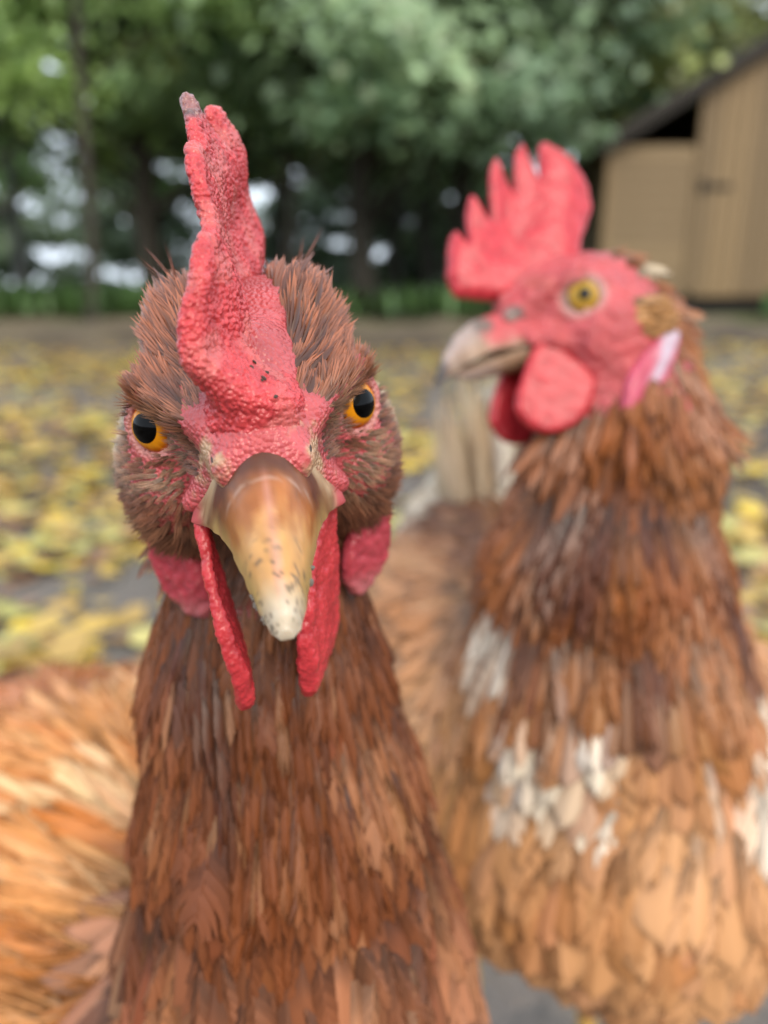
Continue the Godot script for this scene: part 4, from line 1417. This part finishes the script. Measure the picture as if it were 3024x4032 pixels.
func make_wood() -> void:
	var dk := Color(0.035, 0.03, 0.022)
	var gr := Color(0.09, 0.08, 0.065)
	var deep := Color(0.25, 0.36, 0.19)
	var mid := Color(0.30, 0.44, 0.17)
	var lite := Color(0.30, 0.35, 0.13)
	# trees that show their trunks
	tree("tree", "thick dark trunk straight behind the gap between the hens, bare below", "tree", Vector3(-0.25, 0.15, -9.2), 4.9, 0.16, Vector3(0.01, 0, 0), 1.9, 2.6, 70, 130, 0.13, deep, 0.08, dk)
	tree("tree", "dark-trunked tree above the near hen's left cheek, leaves pale green", "tree", Vector3(-2.9, 0.15, -9.8), 5.0, 0.17, Vector3(-0.02, 0, 0), 2.2, 2.6, 65, 130, 0.12, mid, 0.12, dk)
	tree("tree", "slender tree at the left edge with yellow-green leaves", "tree", Vector3(-4.6, 0.15, -8.8), 5.5, 0.09, Vector3(0.02, 0, 0), 1.6, 2.0, 60, 240, 0.11, Color(0.34, 0.48, 0.16), 0.25, gr)
	tree("tree", "thin dark sapling left of the near hen's head", "tree", Vector3(-2.75, 0.12, -7.3), 6.0, 0.055, Vector3(0.03, 0, 0.01), 2.4, 1.4, 22, 130, 0.10, mid, 0.2, dk)
	tree("tree", "slim grey trunk just right of the near hen's comb", "tree", Vector3(-1.25, 0.15, -10.5), 5.2, 0.10, Vector3(0.01, 0, 0), 2.1, 2.2, 60, 130, 0.12, deep, 0.05, gr)
	tree("tree", "tree with long low blue-green boughs over the far hen's comb", "tree", Vector3(0.9, 0.15, -9.6), 4.9, 0.14, Vector3(0.02, 0, 0.0), 1.9, 2.3, 80, 130, 0.14, Color(0.19, 0.29, 0.17), 0.06, dk)
	tree("tree", "pale green airy tree rising behind the shed roof", "tree", Vector3(3.3, 0.15, -12.0), 5.6, 0.15, Vector3(0.0, 0, 0), 2.6, 3.2, 80, 130, 0.13, lite, 0.25, gr)
	tree("tree", "second pale green tree behind the shed, nearest the right edge", "tree", Vector3(6.2, 0.15, -13.5), 5.6, 0.15, Vector3(-0.02, 0, 0), 2.6, 3.2, 70, 130, 0.13, lite, 0.2, gr)
	tree("tree", "olive tree with golden patches behind the far hen's beak", "tree", Vector3(0.7, 0.15, -12.5), 5.6, 0.13, Vector3(-0.03, 0, 0), 2.4, 2.8, 65, 130, 0.13, Color(0.32, 0.36, 0.12), 0.35, dk)
	tree("tree", "grey birch-like trunk far left in the wood", "tree", Vector3(-5.6, 0.15, -12.0), 5.6, 0.11, Vector3(0.03, 0, 0), 2.2, 2.8, 65, 130, 0.13, mid, 0.1, Color(0.16, 0.16, 0.15))
	tree("tree", "dim trunk deep in the wood behind the near hen's left tuft", "tree", Vector3(-4.2, 0.15, -14.5), 6.2, 0.14, Vector3(0.0, 0, 0), 2.5, 3.0, 70, 240, 0.14, mid, 0.1, dk)
	tree("tree", "dim trunk deep in the wood behind the near hen's comb", "tree", Vector3(-2.0, 0.15, -15.0), 6.2, 0.14, Vector3(0.0, 0, 0), 2.6, 3.2, 75, 240, 0.14, mid, 0.15, dk)
	tree("tree", "dim trunk deep in the wood above the gap between the hens", "tree", Vector3(0.2, 0.15, -16.0), 6.2, 0.15, Vector3(0.0, 0, 0), 2.6, 3.2, 75, 240, 0.14, deep, 0.05, dk)
	# bushes closing the far side
	var at := [Vector3(-9.0, 0.1, -19), Vector3(-6.6, 0.1, -20), Vector3(-4.3, 0.1, -19), Vector3(-2.3, 0.1, -21), Vector3(-0.5, 0.1, -19.5), Vector3(1.2, 0.1, -20.5), Vector3(3.0, 0.1, -19)]
	var say := ["far left bush at the end of the wood", "dull green bush far behind the left trunks", "dark bush far behind the near hen's left tuft", "dark bush far behind the near hen's comb", "dark bush far behind the near hen's right tuft", "dark bush far behind the far hen's beak", "dark bush far behind the far hen's comb"]
	for i in at.size():
		tree("bush", say[i], "bush", at[i], 3.0 + 0.6 * (i % 3) + (0.9 if i < 3 else 0.0), 0.06, Vector3.ZERO, 0.3, 1.5, 40, 300, 0.13, Color(0.17, 0.24, 0.13), 0.05, dk)

func make_shed() -> void:
	var o := thing("wooden_shed", Vector3(5.0, 0, -8.9), "tan timber shed with sloping dark roof behind the far hen", "shed")
	var tones := [Color(0.172, 0.120, 0.062), Color(0.150, 0.104, 0.054), Color(0.182, 0.124, 0.062), Color(0.140, 0.096, 0.049)]
	var wood := []
	for i in 4:
		var m := std("shed board %d" % i, 0.7, tones[i].linear_to_srgb(), false)
		m.heightmap_enabled = true
		m.heightmap_texture = mats_noise()
		m.heightmap_scale = 0.3
		m.uv1_triplanar = true
		m.uv1_scale = Vector3(0.7, 6, 6) if i < 2 else Vector3(6, 0.7, 6)
		wood.append(m)
	var black := std("shed dark", 0.9, Color(0.09, 0.08, 0.07), false)
	var felt := std("roof felt", 0.85, Color(0.2, 0.19, 0.18), false)
	var w := 2.53           # half the gable's width
	var eave := 1.98
	var slope := 0.60
	var wall := 0.36        # the wall starts above the dark footing
	var v := PackedVector3Array()
	var ix := PackedInt32Array()
	box(v, ix, Vector3(0, 0.18, -1.5), Vector3(2 * w - 0.1, 0.36, 2.9))
	part("footing", mesh_of(v, ix), black, o)
	# the inside, dark, seen through the gap under the roof
	v = PackedVector3Array()
	ix = PackedInt32Array()
	for z in [-2.9, -2.85]:
		var g0 := v.size()
		for q in [[-w, wall], [w, wall], [w, eave], [0.0, eave + slope * w], [-w, eave]]:
			v.append(Vector3(q[0], q[1], z))
		for t in [[0, 1, 2], [0, 2, 3], [0, 3, 4]]:
			ix.append_array([g0 + t[0], g0 + t[2], g0 + t[1]] if z > -2.88 else [g0 + t[0], g0 + t[1], g0 + t[2]])
	box(v, ix, Vector3(-w + 0.03, 1.2, -1.45), Vector3(0.06, 1.66, 2.8))
	box(v, ix, Vector3(w - 0.03, 1.2, -1.45), Vector3(0.06, 1.66, 2.8))
	part("wall", mesh_of(v, ix), wood[1], o)
	# left bay: lapped horizontal boards up to a level top
	var y := wall
	while y < 1.84:
		var x0 := -w
		var over := (y + 0.15 - eave) / slope
		if over > 0.0:
			x0 = -w + over
		var x1 := -1.58
		if x1 - x0 > 0.1:
			v = PackedVector3Array()
			ix = PackedInt32Array()
			box(v, ix, Vector3((x0 + x1) * 0.5, y + 0.073, 0.012), Vector3(x1 - x0, 0.150, 0.022), Basis(Vector3(1, 0, 0), -0.07))
			part("board", mesh_of(v, ix), wood[rng.randi() % 2], o)
		y += 0.143
	# door bay and the rest: upright boards
	var x := -1.50
	while x < w:
		var top := eave + slope * (w - absf(x + 0.06)) - 0.05
		v = PackedVector3Array()
		ix = PackedInt32Array()
		box(v, ix, Vector3(x + 0.062, (wall + top) * 0.5, 0.03 + 0.004 * (rng.randi() % 2)), Vector3(0.120, top - wall, 0.024))
		part("board", mesh_of(v, ix), wood[2 + rng.randi() % 2], o)
		x += 0.126
	v = PackedVector3Array()
	ix = PackedInt32Array()
	box(v, ix, Vector3(-1.55, (wall + eave + slope * (w - 1.55)) * 0.5, 0.02), Vector3(0.09, eave + slope * (w - 1.55) - wall - 0.1, 0.06))
	part("post", mesh_of(v, ix), wood[3], o)
	v = PackedVector3Array()
	ix = PackedInt32Array()
	box(v, ix, Vector3(-w + 0.0, (wall + eave) * 0.5, 0.02), Vector3(0.08, eave - wall, 0.06))
	part("corner_post", mesh_of(v, ix), wood[2], o)
	for hy in [1.52]:
		v = PackedVector3Array()
		ix = PackedInt32Array()
		box(v, ix, Vector3(-1.36, hy, 0.053), Vector3(0.34, 0.06, 0.012))
		box(v, ix, Vector3(-1.51, hy, 0.056), Vector3(0.07, 0.14, 0.016))
		part("hinge", mesh_of(v, ix), black, o)
	for s in [-1.0, 1.0]:
		var ln := sqrt(1.0 + slope * slope) * (w + 0.18)
		var b := Basis(Vector3(0, 0, 1), atan(slope) * -s)
		var c := Vector3(s * (w + 0.18) * 0.5, eave + slope * (w - (w + 0.18) * 0.5) + 0.06, -1.4)
		v = PackedVector3Array()
		ix = PackedInt32Array()
		box(v, ix, c, Vector3(ln, 0.05, 3.3), b)
		part("roof", mesh_of(v, ix), felt, o)
		v = PackedVector3Array()
		ix = PackedInt32Array()
		box(v, ix, c + Vector3(0, -0.07, 1.62), Vector3(ln, 0.15, 0.03), b)
		part("barge_board", mesh_of(v, ix), std("barge", 0.8, Color(0.10, 0.08, 0.06), false), o)

func _ready() -> void:
	rng.seed = 2024
	cell.noise_type = FastNoiseLite.TYPE_CELLULAR
	cell.fractal_type = FastNoiseLite.FRACTAL_NONE
	cell.cellular_return_type = FastNoiseLite.RETURN_DISTANCE
	cell.frequency = 1.0
	soft.noise_type = FastNoiseLite.TYPE_SIMPLEX_SMOOTH
	soft.fractal_octaves = 2
	soft.frequency = 0.25
	cam = Camera3D.new()
	cam.name = "camera"
	add_child(cam)
	cam.position = eye_at
	cam.rotation_degrees = Vector3(-16.5, 0, 0)
	var lens := CameraAttributesPhysical.new()
	lens.frustum_focal_length = 17.46
	lens.frustum_focus_distance = 0.106
	lens.frustum_near = 0.01
	lens.frustum_far = 400.0
	lens.exposure_aperture = 6.0
	cam.attributes = lens
	cam.fov = 69.0
	cam.near = 0.01
	cam.far = 400.0
	cam.current = true
	var env := Environment.new()
	env.background_mode = Environment.BG_SKY
	env.tonemap_mode = Environment.TONE_MAPPER_LINEAR
	env.tonemap_exposure = 2.55
	env.sdfgi_enabled = true
	env.ssao_enabled = true
	env.ssil_enabled = true
	var sm := ProceduralSkyMaterial.new()
	sm.sky_top_color = Color(0.80, 0.85, 0.90)
	sm.sky_horizon_color = Color(0.86, 0.90, 0.95)
	sm.sky_curve = 0.2
	sm.ground_bottom_color = Color(0.25, 0.22, 0.18)
	sm.ground_horizon_color = Color(0.6, 0.6, 0.58)
	sm.sky_energy_multiplier = 1.0
	sm.sun_angle_max = 1.0
	var sky := Sky.new()
	sky.sky_material = sm
	env.sky = sky
	var we := WorldEnvironment.new()
	we.name = "world_environment"
	we.environment = env
	add_child(we)
	var sun := DirectionalLight3D.new()
	sun.name = "sun"
	sun.light_energy = 0.5
	sun.light_angular_distance = 40.0
	sun.light_color = Color(1.0, 0.97, 0.92)
	sun.rotation_degrees = Vector3(-36, 18, 0)
	sun.shadow_enabled = true
	add_child(sun)
	var t0 := Time.get_ticks_msec()
	make_ground()
	make_bank()
	make_wood()
	make_shed()
	print("setting ", Time.get_ticks_msec() - t0)
	near_hen()
	print("near ", Time.get_ticks_msec() - t0)
	far_hen()
	print("far ", Time.get_ticks_msec() - t0)
	make_litter()
	print("all ", Time.get_ticks_msec() - t0, " fov ", cam.fov)
